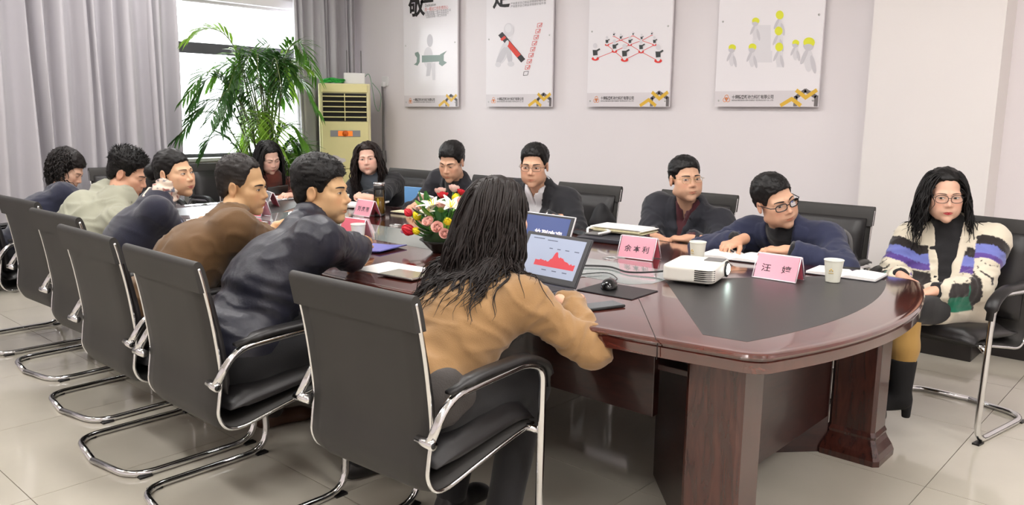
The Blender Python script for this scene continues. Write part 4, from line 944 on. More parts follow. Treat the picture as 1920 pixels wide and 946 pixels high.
# --- navy coat, black glasses, head tilted
p = Person('person in black framed glasses and a navy coat tilting the head sideways', (-1.68, 4.16, .56), onY(1488, 408, 3.93), -88, (*onY(1453, 371, 3.76), -30, -4, 20, 1.05),
    dict(w=1.03, jaw=1.05, fat=.005, open=.65, gaze=(.5, .2), stubble=.2), {1: dict(w=at(1383, 452, .815), pz=1.2, pole=(-1, .1, -.35), curl=42, d=(-.1, -.85, -.1), spread=.12), -1: dict(w=at(1478, 470, .81), pz=1.2, pole=(1, .1, -.35), curl=35, d=(-.95, -.2, 0))}, sh=.20, slouch=.04, shroll=-6, thick=1.06, kd=.155)
p.body(SK); p.trousers(srgb(22, 22, 28)); p.top('jumper', srgb(20, 20, 24), .012, m_knit, collar=(.030, .008, .006, .0), wr=.5, seed=6)
p.top('coat', srgb(31, 37, 66), .018, vneck=(.40, .07), collar=(.030, .010, .016, .05), lapel=.06, wr=1.0, seed=45, arm_inf=0.0050, sleeve=.95)
p.hair('short', top=0.0132, side=0.0054, hl=0.0730, nape=-.030, tufts=700, tuft_len=0.0055, comb=(.0, .4, .5), seed=20); p.glasses(m_frame_b, .026, .0160, 3.0, .0024)
# --- patterned cardigan
p = Person('person in glasses wearing a cream cardigan with blue, purple and green bands', (-.97, 4.20, .555), onY(1784, 428, 4.26), -84, (*onY(1771, 360, 4.18), -62, -4, 2, .98),
    dict(fem=1, w=.98, open=.7, gaze=(.6, -.1), lips=srgb(186, 44, 62), res=.0032), {1: dict(w=(-1.10, 3.90, .70), pole=(-.9, .2, -.6), curl=40, d=(.7, -.5, -.2)), -1: dict(w=(-.95, 3.87, .66), pole=(.9, .3, -.5), curl=40, d=(-.8, -.4, -.2))}, sh=.175, sex='f', slouch=.03, neck=.046,
    legs={1: dict(k=(-1.10, 3.78, .53), a=(-1.12, 3.76, .085)), -1: dict(k=(-1.02, 3.76, .60), a=tuple(onY(1688, 742, 3.74)))})
p.body(np.array(srgb(220, 176, 152)))
def cardi(s, V, T):
    cream, black, blue, purp, green = (np.array(srgb(*c)) for c in ((216, 206, 186), (40, 33, 32), (112, 120, 190), (88, 64, 140), (14, 112, 84)))
    C = np.tile(cream, (len(V), 1)); h = -T[:, 2]; ax_ = np.abs(T[:, 0])
    arm = np.full(len(V), 9.); al = np.zeros(len(V))
    for sd in (1, -1):
        S, E, W = s.shd[sd], s.el[sd], s.wr[sd]; h1 = seg_h(V, S, E); d1 = vlen(V-S-h1[:, None]*(E-S)); h2 = seg_h(V, E, W); d2 = vlen(V-E-h2[:, None]*(W-E)); d = np.minimum(d1, d2); m_ = d < arm
        arm = np.where(m_, d, arm); al = np.where(m_, np.where(d1 < d2, h1*.268, .268+h2*.24), al)
    onarm = (arm < .095) & (ax_ > .12)
    z = np.where(onarm, al+.055, h)+.006*noise(V, 30, 3)
    def band(a, b, c): C[(z > a) & (z < b)] = c
    fr = (z > .20) & (z < .32) & (np.abs(np.sin((T[:, 0]+.12*noise(V, 9, 8))*75+z*38)) < .34*np.clip((z-.195)/.06, .3, 1)*(noise(V, 40, 3) > -.35)) ; band(.085, .125, black); band(.125, .165, blue); band(.165, .195, purp); C[fr] = black
    band(.36, .42, black); band(.42, .475, green); band(.475, .55, cream)
    low = (~onarm) & (V[:, 2] < .70); hh = .70-V[:, 2]; C[low & (hh > .0) & (hh < .06)] = black; C[low & (hh >= .06) & (hh < .13)] = green; C[low & (hh >= .13)] = cream
    cuff = onarm & (al > .47); C[cuff] = cream
    edge = (T[:, 1] > .02) & (~onarm) & (ax_ < .062*np.clip(1+T[:, 2]/.34, -.2, 1.3)+.035) ; C[edge] = cream*.98
    return C
p.top('turtleneck', srgb(22, 21, 24), .010, m_knit, collar=(.070, .008, .002, 0), wr=.4, seed=5, res=.008)
p.trousers(srgb(24, 23, 25), name='skirt', stop=0.0720, inf=.014, shoes=False)
p.top('cardigan', srgb(216, 206, 186), .016, m_knit, vneck=(.34, .062), wr=.7, seed=47, arm_inf=0.0060, res=.006, colfn=cardi, skirt=.30, hem=.47, sleeve=.97)
p.hair('wavy', srgb(16, 14, 14), top=0.0120, side=0.0040, hl=0.0930, nape=-.09, tufts=0, locks=dict(n=460, length=.225, wave=.008, wl=.12, r=.0036, seed=23, front=.055, zlo=-.05, zhi=.118, lenvar=.22, spread=.25, curl_end=.8)); p.glasses(m_frame_b, .0265, .0185, 2.6, .0015)
p13 = p
def boots(s):
    tan = np.array(srgb(176, 138, 74))
    for sd in (1, -1):
        K, A = s.kn[sd], s.an[sd]; mB = MB()
        V, F = sdf_mesh(lambda P: smin(rc(P, K, K+(A-K)*.45, .058, .056), rc(P, K+(A-K)*.45, A, .056, .036), .03), np.minimum(K, A)-.1, np.maximum(K, A)+.1, .010); mesh('stocking', V, F, m_cloth, s.root, cols=np.tile(tan, (len(V), 1)))
        fw_ = nrm(v3(-.75, -.55, -.05)) if sd == -1 else nrm(v3(-.5, -.8, 0)); ax_ = nrm(K-A)
        def f(P):
            d = rc(P, A+ax_*.17, A-ax_*.0, .056, .043); d = smin(d, rc(P, A-fw_*.01+[0, 0, -.02], A+fw_*.10+[0, 0, -.045], .038, .034), .03); d = smin(d, ell(P, A+fw_*.135+np.array([0, 0, -.050]), (.036, .036, .026)), .02)
            d = smax(d, (P-(A+ax_*.17))@ax_.astype(np.float32), .004); g = A[2]-.076
            return np.minimum(np.maximum(d, g+.012-P[:, 2]), np.maximum(rc(P, A-fw_*.03+[0, 0, -.02], A-fw_*.032+[0, 0, -.10], .024, .018), A[2]-.098-P[:, 2]))
        V, F = sdf_mesh(f, A-[.22, .22, .13], A+[.22, .22, .24], .007); mesh('ankle_boot', V, F, mat('suede', srgb(18, 17, 18), .9), s.root)
boots(p)
# ------------------------------------------------------------------ the remaining chairs
PI = math.pi
chair(-.99, 3.95, PI-.188, 'black leather cantilever chair of the person in the banded cream cardigan')
chair(-1.68, 3.96, PI, 'black leather cantilever chair of the person in the navy coat')
chair(-2.48, 3.99, PI, 'black leather cantilever chair of the person in gold rimmed glasses')
chair(-3.29, 3.95, PI, 'black leather cantilever chair of the person in the black suit')
chair(-4.14, 3.95, PI, 'black leather cantilever chair of the person holding a phone')
chair(-5.12, 3.96, PI+.05, 'black leather cantilever chair of the person in the grey turtleneck')
chair(-5.70, 3.46, -102*D2R, 'black leather cantilever chair of the person in the brown knit top')
chair(-6.36, 3.60, -93*D2R, 'empty black leather cantilever chair in front of the bright window')
chair(-6.36, 2.78, -93*D2R, 'empty black leather cantilever chair in front of the closed curtain')

# ------------------------------------------------------------------ lettering and flat print
def text_mesh(txt, size, bold=0.0):
    cu = bpy.data.curves.new('t', 'FONT'); cu.body = txt; cu.size = size; cu.align_x = 'CENTER'; cu.align_y = 'CENTER'; cu.offset = bold; cu.resolution_u = 2
    o = bpy.data.objects.new('t', cu); link(o); dg = bpy.context.evaluated_depsgraph_get(); me = bpy.data.meshes.new_from_object(o.evaluated_get(dg)); bpy.data.objects.remove(o); bpy.data.curves.remove(cu)
    V = np.array([v.co[:] for v in me.vertices]); F = [tuple(p_.vertices) for p_ in me.polygons]; bpy.data.meshes.remove(me); return V, F
def put_text(name, txt, size, o, ex, ey, m, parent, bold=0.0, width=None):
    V, F = text_mesh(txt, size, bold)
    if not len(V): return None
    c = (V.max(0)+V.min(0))/2; V = V-c
    if width: V[:, 0] *= width/np.ptp(V[:, 0])
    W = np.array(o)+V[:, :1]*np.array(ex)+V[:, 1:2]*np.array(ey); return mesh(name, W, F, m, parent, smooth=False)
flatm = lambda r, g, b: mat('print_%d_%d_%d' % (r, g, b), srgb(r, g, b), .35)

# ------------------------------------------------------------------ posters on the back wall
m_board = mat('poster_board', srgb(240, 236, 239), .3, coat=.12)
PY = 5.455
def poster(px0, px1, label):
    a = onY(px0, 200, PY); b = onY(px1, 200, PY); x0_, x1_ = a[0], b[0]; zb = (a[2]+b[2])/2
    e = empty('poster', ((x0_+x1_)/2, PY, zb), 0, label, 'poster', 'acrylic posters along the wall')
    MB().box(((x0_+x1_)/2, PY+.009, zb+.60), (x1_-x0_, .018, 1.2), b=.002).build('board', m_board, e, smooth=False)
    MB().box(((x0_+x1_)/2, PY-.0005, zb+.055), (x1_-x0_-.004, .001, .11)).build('footer_strip', flatm(222, 216, 219), e, smooth=False)
    for sx in (.035, (x1_-x0_)-.035):
        for z in (zb+.045, zb+.60, zb+1.15): MB().tube([(x0_+sx, YB, z), (x0_+sx, PY-.004, z)], .007, 10).build('standoff', m_steel, e)
    return e, x0_, x1_, zb
def P2(px, py, d=.0): q = onY(px, py, PY-.0012-d); return q
class Print:                                 # flat shapes laid out on the poster plane
    def __init__(s, e): s.e = e; s.k = 0
    def poly(s, pts, c, name='print'):
        s.k += 1; V = [P2(x, y, s.k*.00003) for x, y in pts]; return mesh(name, V, [tuple(range(len(V)))], flatm(*c), s.e, smooth=False)
    def ell(s, cx, cy, rx, ry, c, rot=0, name='print'):
        t = np.linspace(0, 2*np.pi, 25)[:-1]; a = rot*D2R; return s.poly([(cx+rx*math.cos(k)*math.cos(a)-ry*math.sin(k)*math.sin(a), cy+rx*math.cos(k)*math.sin(a)+ry*math.sin(k)*math.cos(a)) for k in t], c, name)
    def line(s, a, b, w_, c, name='print'):
        a, b = np.array(a, float), np.array(b, float); d = (b-a)/np.linalg.norm(b-a); n_ = np.array([-d[1], d[0]])*w_/2; return s.poly([a+n_, b+n_, b-n_, a-n_], c, name)
def footer(e, pr, x0_, x1_, zb, company=True):
    w_ = x1_-x0_; y = PY-.0016; ex, ez = (1, 0, 0), (0, 0, 1)
    put_text('company_name', '十堰精密新动力科技有限公司', .03, (x0_+w_*.385, y, zb+.068), ex, ez, flatm(62, 58, 58), e, .0006, w_*.41)
    put_text('company_name_english', 'SHIYAN PRECISION NEW ENERGY TECHNOLOGY CO., LTD', .012, (x0_+w_*.385, y, zb+.044), ex, ez, flatm(80, 76, 76), e, .0003, w_*.41)
    cx, cz = x0_+w_*.125, zb+.055                # orange trefoil emblem
    for k in range(3):
        a = PI/2+k*2*PI/3; c = (cx+.014*math.cos(a), cz+.014*math.sin(a)); t = np.linspace(0, 2*PI, 25)
        MB().tube([(c[0]+.014*math.cos(q), y, c[1]+.014*math.sin(q)) for q in t[:-1]], .0022, 4, closed=True, flat=.3).build('emblem_ring', flatm(236, 150, 92), e)
    MB().tube([(cx+.009*math.cos(q), y-.0004, cz+.009*math.sin(q)) for q in np.linspace(0, 2*PI, 19)[:-1]], .0025, 4, closed=True, flat=.3).build('emblem_ring', flatm(214, 120, 50), e)
    def strip(p, q, c, k, w2=.026):              # interlaced arrow bands in the corner
        p, q = np.array(p), np.array(q); d = (q-p)/np.linalg.norm(q-p); n_ = np.array([-d[1], d[0]])*w2/2
        mesh('corner_band', [(v[0], y-.00006*k, v[1]) for v in (p+n_, q+n_, q-n_, p-n_)], [(0, 1, 2, 3)], flatm(*c), e, smooth=False)
    X = lambda u: x1_-.23+u; G = (112, 106, 106); Yl = (226, 182, 62)
    strip((X(.075), zb+.004), (X(.075), zb+.072), G, 1); strip((X(.217), zb+.004), (X(.217), zb+.075), G, 1)
    strip((X(.075), zb+.062), (X(.142), zb+.112), G, 1); strip((X(.135), zb+.112), (X(.215), zb+.066), G, 1)
    strip((X(-.03), zb+.008), (X(.055), zb+.058), Yl, 2); strip((X(.045), zb+.056), (X(.115), zb+.008), Yl, 3)
    strip((X(.075), zb+.112), (X(.15), zb+.058), Yl, 4); strip((X(.135), zb+.056), (X(.218), zb+.112), Yl, 5)
GL = (222, 219, 223); GM = (205, 202, 207); GD = (188, 186, 191)
# 1: figure with a spanner
e, a_, b_, zb = poster(758, 858, 'poster of a pale figure holding a big grey green spanner'); pr = Print(e); footer(e, pr, a_, b_, zb)
pr.ell(806, 76, 5.5, 12, GM); pr.ell(803, 108, 9, 20, GL); pr.poly([(801, 118), (810, 118), (806, 142), (799, 143)], GM); pr.poly([(808, 118), (816, 118), (816, 150), (811, 150)], GL)
S_ = (128, 148, 140); pr.poly([(791, 104), (826, 103), (826, 115), (791, 117)], S_, 'spanner_print')
pr.poly([(778, 99), (784, 97), (787, 103), (787, 116), (783, 123), (776, 121), (781, 117), (782, 108), (778, 103)], S_, 'spanner_print'); pr.poly([(825, 102), (838, 95), (832, 103), (832, 114), (838, 117), (829, 124), (823, 120)], S_, 'spanner_print')
K = flatm(30, 26, 26)
def px_text(e, txt, cx, cy, size_px, m, bold=0, width_px=None):
    o = P2(cx, cy, .0004); s_ = np.linalg.norm(P2(cx+1, cy)-P2(cx, cy)); put_text('lettering', txt, size_px*s_*.85, o, (1, 0, 0), (0, 0, 1), m, e, bold, width_px*s_ if width_px else None)
px_text(e, '敬', 781, 8, 36, K, .006); px_text(e, '业', 800, -13, 30, K, .006); px_text(e, 'Dedication', 807, 9, 6, flatm(120, 116, 118), 0, 20); px_text(e, '用一颗对工作负责的心', 818, 15.5, 6, flatm(220, 130, 125), 0, 44)
for k, yy in enumerate((21, 25.5, 30)): px_text(e, '认真对待每一项工作并持之以恒' [:13-k], 820-k, yy, 4, flatm(150, 146, 150), 0, 50-6*k)
# 2: figure with a marker pen and a tick list
e, a_, b_, zb = poster(911, 1034, 'poster of a pale figure with a red marker pen and tick boxes'); pr = Print(e); footer(e, pr, a_, b_, zb)
pr.ell(946, 96, 9, 26, GL, 22); pr.ell(941, 104, 6, 20, GM, 28); pr.ell(934, 121, 5.5, 5, GL); pr.ell(955, 104, 5, 16, GM, -8); pr.ell(958, 120, 6.5, 5, GL); pr.ell(954, 56, 9.5, 13, GL); pr.ell(953, 53, 6, 8, (232, 230, 233))
R_ = (222, 62, 44); pr.line((938, 63), (981, 114), 10, (46, 42, 44), 'marker_print'); pr.line((952, 80), (973, 105), 9, R_, 'marker_print'); pr.line((942, 70), (945, 74), 10, R_, 'marker_print'); pr.ell(950, 82, 3.5, 7, GL, 20)
for k in range(9):
    cx, cy = 1012.5-k*3.25, 47+k*11.3; c_ = (226, 120, 116) if k < 8 else (90, 86, 88); h_ = 4.2
    Q = [(cx-h_, cy-h_+1), (cx+h_, cy-h_), (cx+h_-1.4, cy+h_-1), (cx-h_-1.2, cy+h_)]
    for u_ in range(4): pr.line(Q[u_], Q[(u_+1) % 4], .9, c_, 'tick_box')
    if k < 8: pr.line((cx-2, cy), (cx-.5, cy+2.5), 1.1, (220, 84, 78), 'tick'); pr.line((cx-.5, cy+2.5), (cx+3, cy-3), 1.1, (220, 84, 78), 'tick')
px_text(e, '足', 940, -6, 38, K, .006)
for k, yy in enumerate((3.5, 9)): px_text(e, '严格要求自己精益求精做好每件事', 990, yy, 4.4, flatm(140, 136, 140), 0, 66)
# 3: network of figures on red discs
e, a_, b_, zb = poster(1100, 1254, 'poster of small pale figures linked on red discs'); pr = Print(e); footer(e, pr, a_, b_, zb)
nodes = [(1116, 110), (1171, 112), (1234, 114), (1152, 96), (1202, 97), (1138, 84), (1181, 84), (1227, 84), (1164, 75), (1203, 76), (1151, 68), (1187, 67), (1222, 66)]
for i_, j_ in ((0, 3), (3, 1), (1, 4), (4, 2), (5, 3), (3, 6), (6, 4), (4, 7), (8, 6), (6, 9), (9, 7), (10, 8), (8, 11), (11, 9), (9, 12), (5, 8)): pr.line(nodes[i_], nodes[j_], 1.1, (228, 96, 92), 'link_line')
for (x, y) in sorted(nodes, key=lambda q: q[1]):
    k = (y-50)/62; pr.ell(x, y, 7*k, 3.8*k, (226, 50, 42), 0, 'red_disc'); pr.ell(x, y-8*k, 4.5*k, 9*k, (232, 230, 232)); pr.ell(x, y-25*k, 4.2*k, 5.2*k, GL); pr.poly([(x-5*k, y-17*k), (x+4*k, y-17*k), (x+4.5*k, y-7*k), (x-4*k, y-6*k)], (52, 56, 56), 'camera_print'); pr.line((x+2*k, y-15*k), (x+9*k, y-19*k), 3*k, (52, 56, 56), 'camera_print')
# 4: builders in yellow helmets
e, a_, b_, zb = poster(1339, 1533, 'poster of pale building workers wearing yellow helmets'); pr = Print(e); footer(e, pr, a_, b_, zb)
for (x, y, w_, h_) in ((1430, 60, 30, 26), (1428, 84, 34, 26), (1426, 106, 44, 22), (1462, 88, 12, 76)): pr.poly([(x-w_/2, y-h_/2), (x+w_/2, y-h_/2), (x+w_/2, y+h_/2), (x-w_/2, y+h_/2)], (226, 223, 227), 'block_print')
for (x, y, r, dr) in ((1373, 90, 7, 0), (1411, 89, 7.5, 0), (1417, 40, 7, 0), (1462, 28, 7.5, 1), (1460, 58, 7.5, 1), (1461, 88, 7.5, 1), (1492, 81, 6.5, 0), (1517, 81, 11, 0)):
    pr.ell(x-1, y+r*2.9, r*.75, r*2.0, GL); pr.ell(x-r*.8, y+r*2.2, r*.35, r*1.5, GM, 25); pr.ell(x+r*.7, y+r*3.6, r*.4, r*1.6, GM, -12)
    if not dr: pr.ell(x-1, y+r*.35, r*.9, r*.95, GM)
    pr.ell(x, y-r*(.15 if not dr else 0), r*.98, r*(.85 if not dr else 1.1), (226, 228, 42), 0, 'helmet_print')
    if not dr: pr.ell(x-1.5, y+r*.62, r*.8, r*.5, GM)

# ------------------------------------------------------------------ air conditioner, router, cable coil, socket
acp = np.array([-6.74, 4.97]); acr = math.atan2(-acp[1], -acp[0])+PI/2      # front turned towards the middle of the room
m_cream = mat('cream_enamel', srgb(240, 230, 168), .35, var=(4, .03)); m_cream2 = mat('cream_enamel_side', srgb(232, 224, 178), .4)
m_black = mat('black_void', srgb(16, 15, 14), .7)
ac = empty('air_conditioner', (acp[0], acp[1], 0), acr, 'tall cream floor standing air conditioner with an orange display in the corner', 'air conditioner')
AH = 1.69
MB().box((0, .02, AH/2), (.50, .30, AH-.0), b=.012).build('cabinet', m_cream2, ac, True, False)
MB().box((0, -.136, AH-.045), (.44, .02, .08), b=.006).build('top_panel', m_cream, ac, True, False)
MB().box((0, -.132, 1.46), (.42, .012, .27)).build('outlet_recess', m_black, ac, True, False)
for k in range(5):
    z = 1.365+k*.05; MB().box((0, -.150, z), (.42, .035, .011), b=.003).build('louver', m_cream, ac, True, False)
for s_ in (-1, 1): MB().box((s_*.222, -.14, 1.46), (.02, .03, .28), b=.003).build('outlet_frame', m_cream2, ac, True, False)
MB().box((0, -.155, 1.46), (.008, .03, .26)).build('vane_link', m_cream, ac, True, False)
MB().box((0, -.139, 1.09), (.45, .022, .46), b=.006).build('front_panel', m_cream, ac, True, False)
MB().box((0, -.139, .47), (.45, .022, .76), b=.006).build('lower_panel', m_cream, ac, True, False)
dp = MB().box((0, -.152, 1.205), (.29, .006, .062), b=.002).build('display', flatm(150, 150, 152), ac, True, False)
MB().box((0, -.156, 1.205), (.14, .004, .05)).build('orange_screen', mat('orange_lcd', srgb(240, 130, 40), .4, emit=(srgb(255, 130, 40), .5)), dp, True, False)
MB().tube([(0, -.154, 1.205), (0, -.161, 1.205)], .03, 20).build('dial', mat('orange_dial', srgb(232, 108, 30), .4), dp, True)
st = [(-.16, .98), (-.12, .995), (-.08, .985), (-.05, .965), (-.01, .96), (0, .935), (-.05, .91), (-.12, .905), (-.15, .93)]
mesh('worn_patch', [(x, -.1512, z) for x, z in st], [tuple(range(len(st)))], flatm(226, 218, 216), ac, True, False)
Ra = np.array([[math.cos(acr), -math.sin(acr)], [math.sin(acr), math.cos(acr)]]); acw = lambda x, y, z: np.array([*(acp+Ra@np.array([x, y])), z])
rt_ = empty('router', tuple(acw(.10, .03, AH)), acr, 'white wireless router with two upright antennas on the air conditioner', 'router')
m_white = mat('white_plastic', srgb(232, 231, 230), .4); m_grey = mat('grey_plastic', srgb(112, 110, 110), .5)
MB().box((0, 0, .055), (.21, .05, .11), b=.012).build('casing', m_white, rt_, True, False)
for x in (-.07, .07): MB().tube([(x, .03, .08), (x, .03, .12), (x, .03, .33)], [.008, .006, .005], 8).build('antenna', m_grey, rt_, True)
tag(MB().tube(smooth_path([acw(.20, .06, AH+.07), acw(.245, .06, AH+.10), acw(.275, .05, AH-.02), acw(.30, .05, AH-.20), acw(.34, .06, AH-.26), acw(.36, .08, AH-.10), acw(.28, .10, AH+.02)], 8), .004, 6).build('router_cable', mat('green_grey_cable', srgb(120, 150, 128), .5)), 'thin grey green cable looping down beside the router', 'cable')
rg = np.random.default_rng(4); b = MB(); pts = []
for k in range(150): a = k*.62; r = .085+.018*rg.normal(); pts.append(acw(-.11+r*1.05*math.cos(a), -.02+r*.8*math.sin(a), AH+.010+.045*rg.random()*(1-.3*abs(math.cos(a)))))
b.tube(smooth_path(pts, 3), .0055, 5); tag(b.build('cable_coil', mat('green_cable', srgb(48, 176, 66), .4)), 'untidy coil of bright green network cable on the air conditioner', 'cable')
so = onY(723, 152, YB); sk = empty('wall_socket', (so[0], YB, so[2]), 0, 'white wall socket with a grey power cord beside the posters', 'socket')
MB().box((0, -.006, 0), (.10, .012, .10), b=.004).build('plate', m_white, sk, True, False); MB().box((0, -.03, -.035), (.04, .04, .05), b=.008).build('plug', m_white, sk, True, False)
MB().tube(smooth_path([(0, -.045, -.055), (.005, -.04, -.25), (-.01, -.035, -.55), (.0, -.04, -.80), (.01, -.04, -1.1), (-.15, -.05, -1.45)], 8), .011, 8).build('power_cord', m_grey, sk, True)
MB().tube([(-.005, -.04, -.72), (0, -.04, -.84)], .028, 8).build('cord_bundle', m_grey, sk, True)

# ------------------------------------------------------------------ potted palm
m_leaf = mat('palm_leaf', srgb(70, 108, 36), .45, vcol=True); nt = m_leaf.node_tree; bs = nt.nodes['Principled BSDF']; tr = nt.nodes.new('ShaderNodeBsdfTranslucent'); mx = nt.nodes.new('ShaderNodeMixShader'); mx.inputs[0].default_value = .45
at_ = [n_ for n_ in nt.nodes if n_.type == 'ATTRIBUTE'][0]; nt.links.new(at_.outputs['Color'], tr.inputs[0]); nt.links.new(bs.outputs[0], mx.inputs[1]); nt.links.new(tr.outputs[0], mx.inputs[2]); nt.links.new(mx.outputs[0], nt.nodes['Material Output'].inputs[0])
m_stem = mat('palm_stem', srgb(92, 104, 50), .5)
pc0 = np.array([-6.74, 4.06, 0]); palm = empty('potted_palm', tuple(pc0), 0, 'tall leafy green palm in a pot in front of the window', 'plant')
MB().lathe([(.13, 0), (.135, .02), (.165, .30), (.175, .31), (.175, .34), (.16, .34), (.155, .31)], (0, 0, 0), 24).build('pot', mat('pot_glaze', srgb(120, 92, 70), .35), palm, True)
MB().lathe([(.001, .30), (.157, .305)], (0, 0, 0), 20).build('soil', mat('soil', srgb(48, 36, 28), .9), palm, True)
rg = np.random.default_rng(12)
fr_specs = [(rg.uniform(0, 2*PI), rg.uniform(.85, 1.95), rg.uniform(.22, .62)) for _ in range(46)]+[(-1.9, 2.12, .55), (2.0, 2.02, .45), (.2, 2.0, .35), (-1.1, 1.95, .30), (1.5, 2.05, .6), (-1.6, 1.75, .62), (-1.7, 1.4, .6), (-.6, 1.9, .5)]
for (az, zt, reach) in fr_specs:
    dv = np.array([math.cos(az), math.sin(az), 0]); b0 = np.array([rg.normal(0, .045), rg.normal(0, .045), .3]); droop = rg.uniform(.05, .28)
    if dv[0] < -.4: reach *= .5
    if dv[1] > .2: reach *= .75
    path = smooth_path([b0, b0+dv*reach*.12+np.array([0, 0, (zt-.3)*.5]), b0+dv*reach*.45+np.array([0, 0, (zt-.3)*.9]), b0+dv*reach*.8+np.array([0, 0, zt-.3]), b0+dv*reach*1.15+np.array([0, 0, zt-.3-droop])], 7)
    o = MB().tube(path, np.linspace(.010, .002, len(path)), 5).build('frond', m_stem, palm, True)
    V = []; F = []; C = []; m_ = len(path); s0 = int(m_*.42); cl = np.array(srgb(*[(64, 104, 34), (88, 134, 40), (46, 82, 32), (120, 158, 52)][rg.integers(4)]))
    for q in np.linspace(s0, m_-1.001, 17):
        i = int(q); p_ = path[i]+(path[i+1]-path[i])*(q-i); t_ = nrm(path[i+1]-path[i]); sdv = nrm(np.cross(t_, [0, 0, 1.])+1e-6); u = (q-s0)/(m_-s0); L = (.24*(1-.55*abs(u-.35)))*rg.uniform(.8, 1.15)
        for s_ in (-1, 1):
            d_ = nrm(t_*(.55+.6*u)+sdv*s_*.9+np.array([0, 0, rg.uniform(-.25, .12)])); w_ = nrm(np.cross(d_, np.array([0, 0, 1.])+sdv*.3)); wd = .0125
            k = len(V); V += [p_, p_+d_*L*.35+w_*wd, p_+d_*L*.35-w_*wd, p_+d_*L*.7+w_*wd*.8-np.array([0, 0, .012]), p_+d_*L*.7-w_*wd*.8-np.array([0, 0, .012]), p_+d_*L-np.array([0, 0, .045])]
            F += [(k, k+1, k+2), (k+1, k+3, k+4, k+2), (k+3, k+5, k+4)]; C += [cl*rg.uniform(.8, 1.25)]*6
    lf = mesh('leaflets', V, F, m_leaf, o, True, True, cols=np.array(C)); lf['kind'] = 'stuff'
# ------------------------------------------------------------------ things on the table
TT = .7612
m_pink = mat('pink_card', srgb(250, 182, 198), .6); m_pink2 = mat('deep_pink_card', srgb(226, 110, 128), .6); m_acr = clear_glass('acrylic', (.99, .98, .985), 1.12, .3); m_ink = flatm(66, 38, 52); m_edge = mat('acrylic_edge', srgb(226, 214, 220), .15)
def name_card(x, y, rz, txt, label, w_=.185, h_=.098, dp=.085):
    e = empty('name_card', (x, y, TT), rz, label, 'name card', 'pink name cards on the table')
    for s_, nm in ((-1, 'front_sheet'), (1, 'back_sheet')):
        y0, y1 = s_*dp/2, s_*.004; V = [(-w_/2, y0, .002), (w_/2, y0, .002), (w_/2, y1, h_), (-w_/2, y1, h_)]; n_ = nrm(np.cross(np.array(V[1])-V[0], np.array(V[3])-V[0]))*(1 if s_ < 0 else -1)
        def slab(k, t, q0, q1): A = np.array(V)*np.array([k, 1, 1]); A[0:2] = np.array(V)[0:2]*[k, 1, 1]; return np.vstack([A+n_*q0, A+n_*q1])
        F = [(0, 1, 2, 3), (4, 7, 6, 5), (0, 4, 5, 1), (1, 5, 6, 2), (2, 6, 7, 3), (3, 7, 4, 0)]
        mesh('acrylic_'+nm.split('_')[0], slab(1, 0, .0012, .003), F, m_acr, e, True, False)
        mesh(nm, slab(.95, 0, -.0002, .0002)*1.0, F, m_pink if s_ < 0 else m_pink2, e, True, False)
        for sx in (-1, 1): MB().tube([np.array((sx*w_/2, y0, .002))+n_*.002, np.array((sx*w_/2, y1, h_))+n_*.002], .0022, 5).build('clear_edge', m_edge, e, True)
        MB().tube([np.array((-w_/2, y0, .002))+n_*.002, np.array((w_/2, y0, .002))+n_*.002], .0022, 5).build('clear_edge', m_edge, e, True)
    MB().tube([(-w_/2, 0, h_), (w_/2, 0, h_)], .004, 6).build('clear_edge', m_edge, e, True)
    if txt:
        ct = math.hypot(dp/2-.004, h_); uy = np.array([0, (dp/2-.004)/ct, h_/ct]); n_ = np.array([0, -h_/ct, (dp/2-.004)/ct]); c = np.array([0, -dp/2+(dp/2-.004)*.45, .002+(h_-.002)*.45])+n_*.0008
        Rm = np.array(Matrix.Rotation(rz, 3, 'Z')); put_text('name_lettering', txt, .034, Rm@c+np.array([x, y, TT]), Rm@np.array([1, 0, 0]), Rm@uy, m_ink, e, .0006, .125)
    return e
name_card(-2.04, 3.155, .10, '余 本 利', 'pink name card beside the grommet and paper cup reading three characters')
name_card(-1.36, 3.150, 0, '汪    婷', 'pink name card right beside the projector reading two spaced characters')
name_card(-4.14, 3.205, -.06, '刘 庆 芾', 'pink name card in front of the glass tea flask')
name_card(-3.46, 2.60, PI+.05, None, 'pink name card behind the paper cup, seen from its blank back')
name_card(-4.62, 2.70, PI+.2, None, 'pink name card tilted towards the window light')
name_card(-5.03, 3.05, -.3, None, 'small looking pink name card near the person in the brown knit top')
name_card(-5.27, 2.95, -.3, None, 'pink name card half hidden behind the person in the brown jacket')
m_paper_cup = mat('paper_cup', srgb(232, 232, 218), .55); m_gold = flatm(206, 176, 96); m_water = clear_glass('water', (.9, .95, .92))
def cup(x, y, label, rz=0):
    e = empty('paper_cup', (x, y, TT), rz, label, 'cup', 'paper cups on the table')
    MB().lathe([(.0262, .0005), (.0270, .0), (.0275, .003), (.0279, .006), (.0365, .080), (.0370, .084), (.0385, .0875), (.0395, .0905), (.0382, .092), (.0368, .090), (.0362, .084), (.027, .008), (.026, .004), (.001, .004)], n=28, cap=False).build('cup_wall', m_paper_cup, e, True)
    for k in range(3): a = -PI/2+(k-1)*.16; r = .0335; MB().sphere((r*math.cos(a), r*math.sin(a), .050+.006*(k == 1)), (.003, .003, .0035), 8, 6).build('printed_emblem', m_gold, e, True)
    MB().box((0, -.0332, .040), (.02, .0008, .0022)).build('printed_line', m_gold, e, True, False)
    return e
cup(*at(1307, 488, .765)[:2], 'white paper cup next to the pink card with three characters', -.3); cup(*at(1561, 526, .765)[:2], 'white paper cup on the black inlay beside the open notebook', .1)
cup(*at(672, 451, .765)[:2], 'white paper cup next to the blue folder', -.5); cup(*at(645, 388, .765)[:2], 'white paper cup beside the curled white papers', -.5)
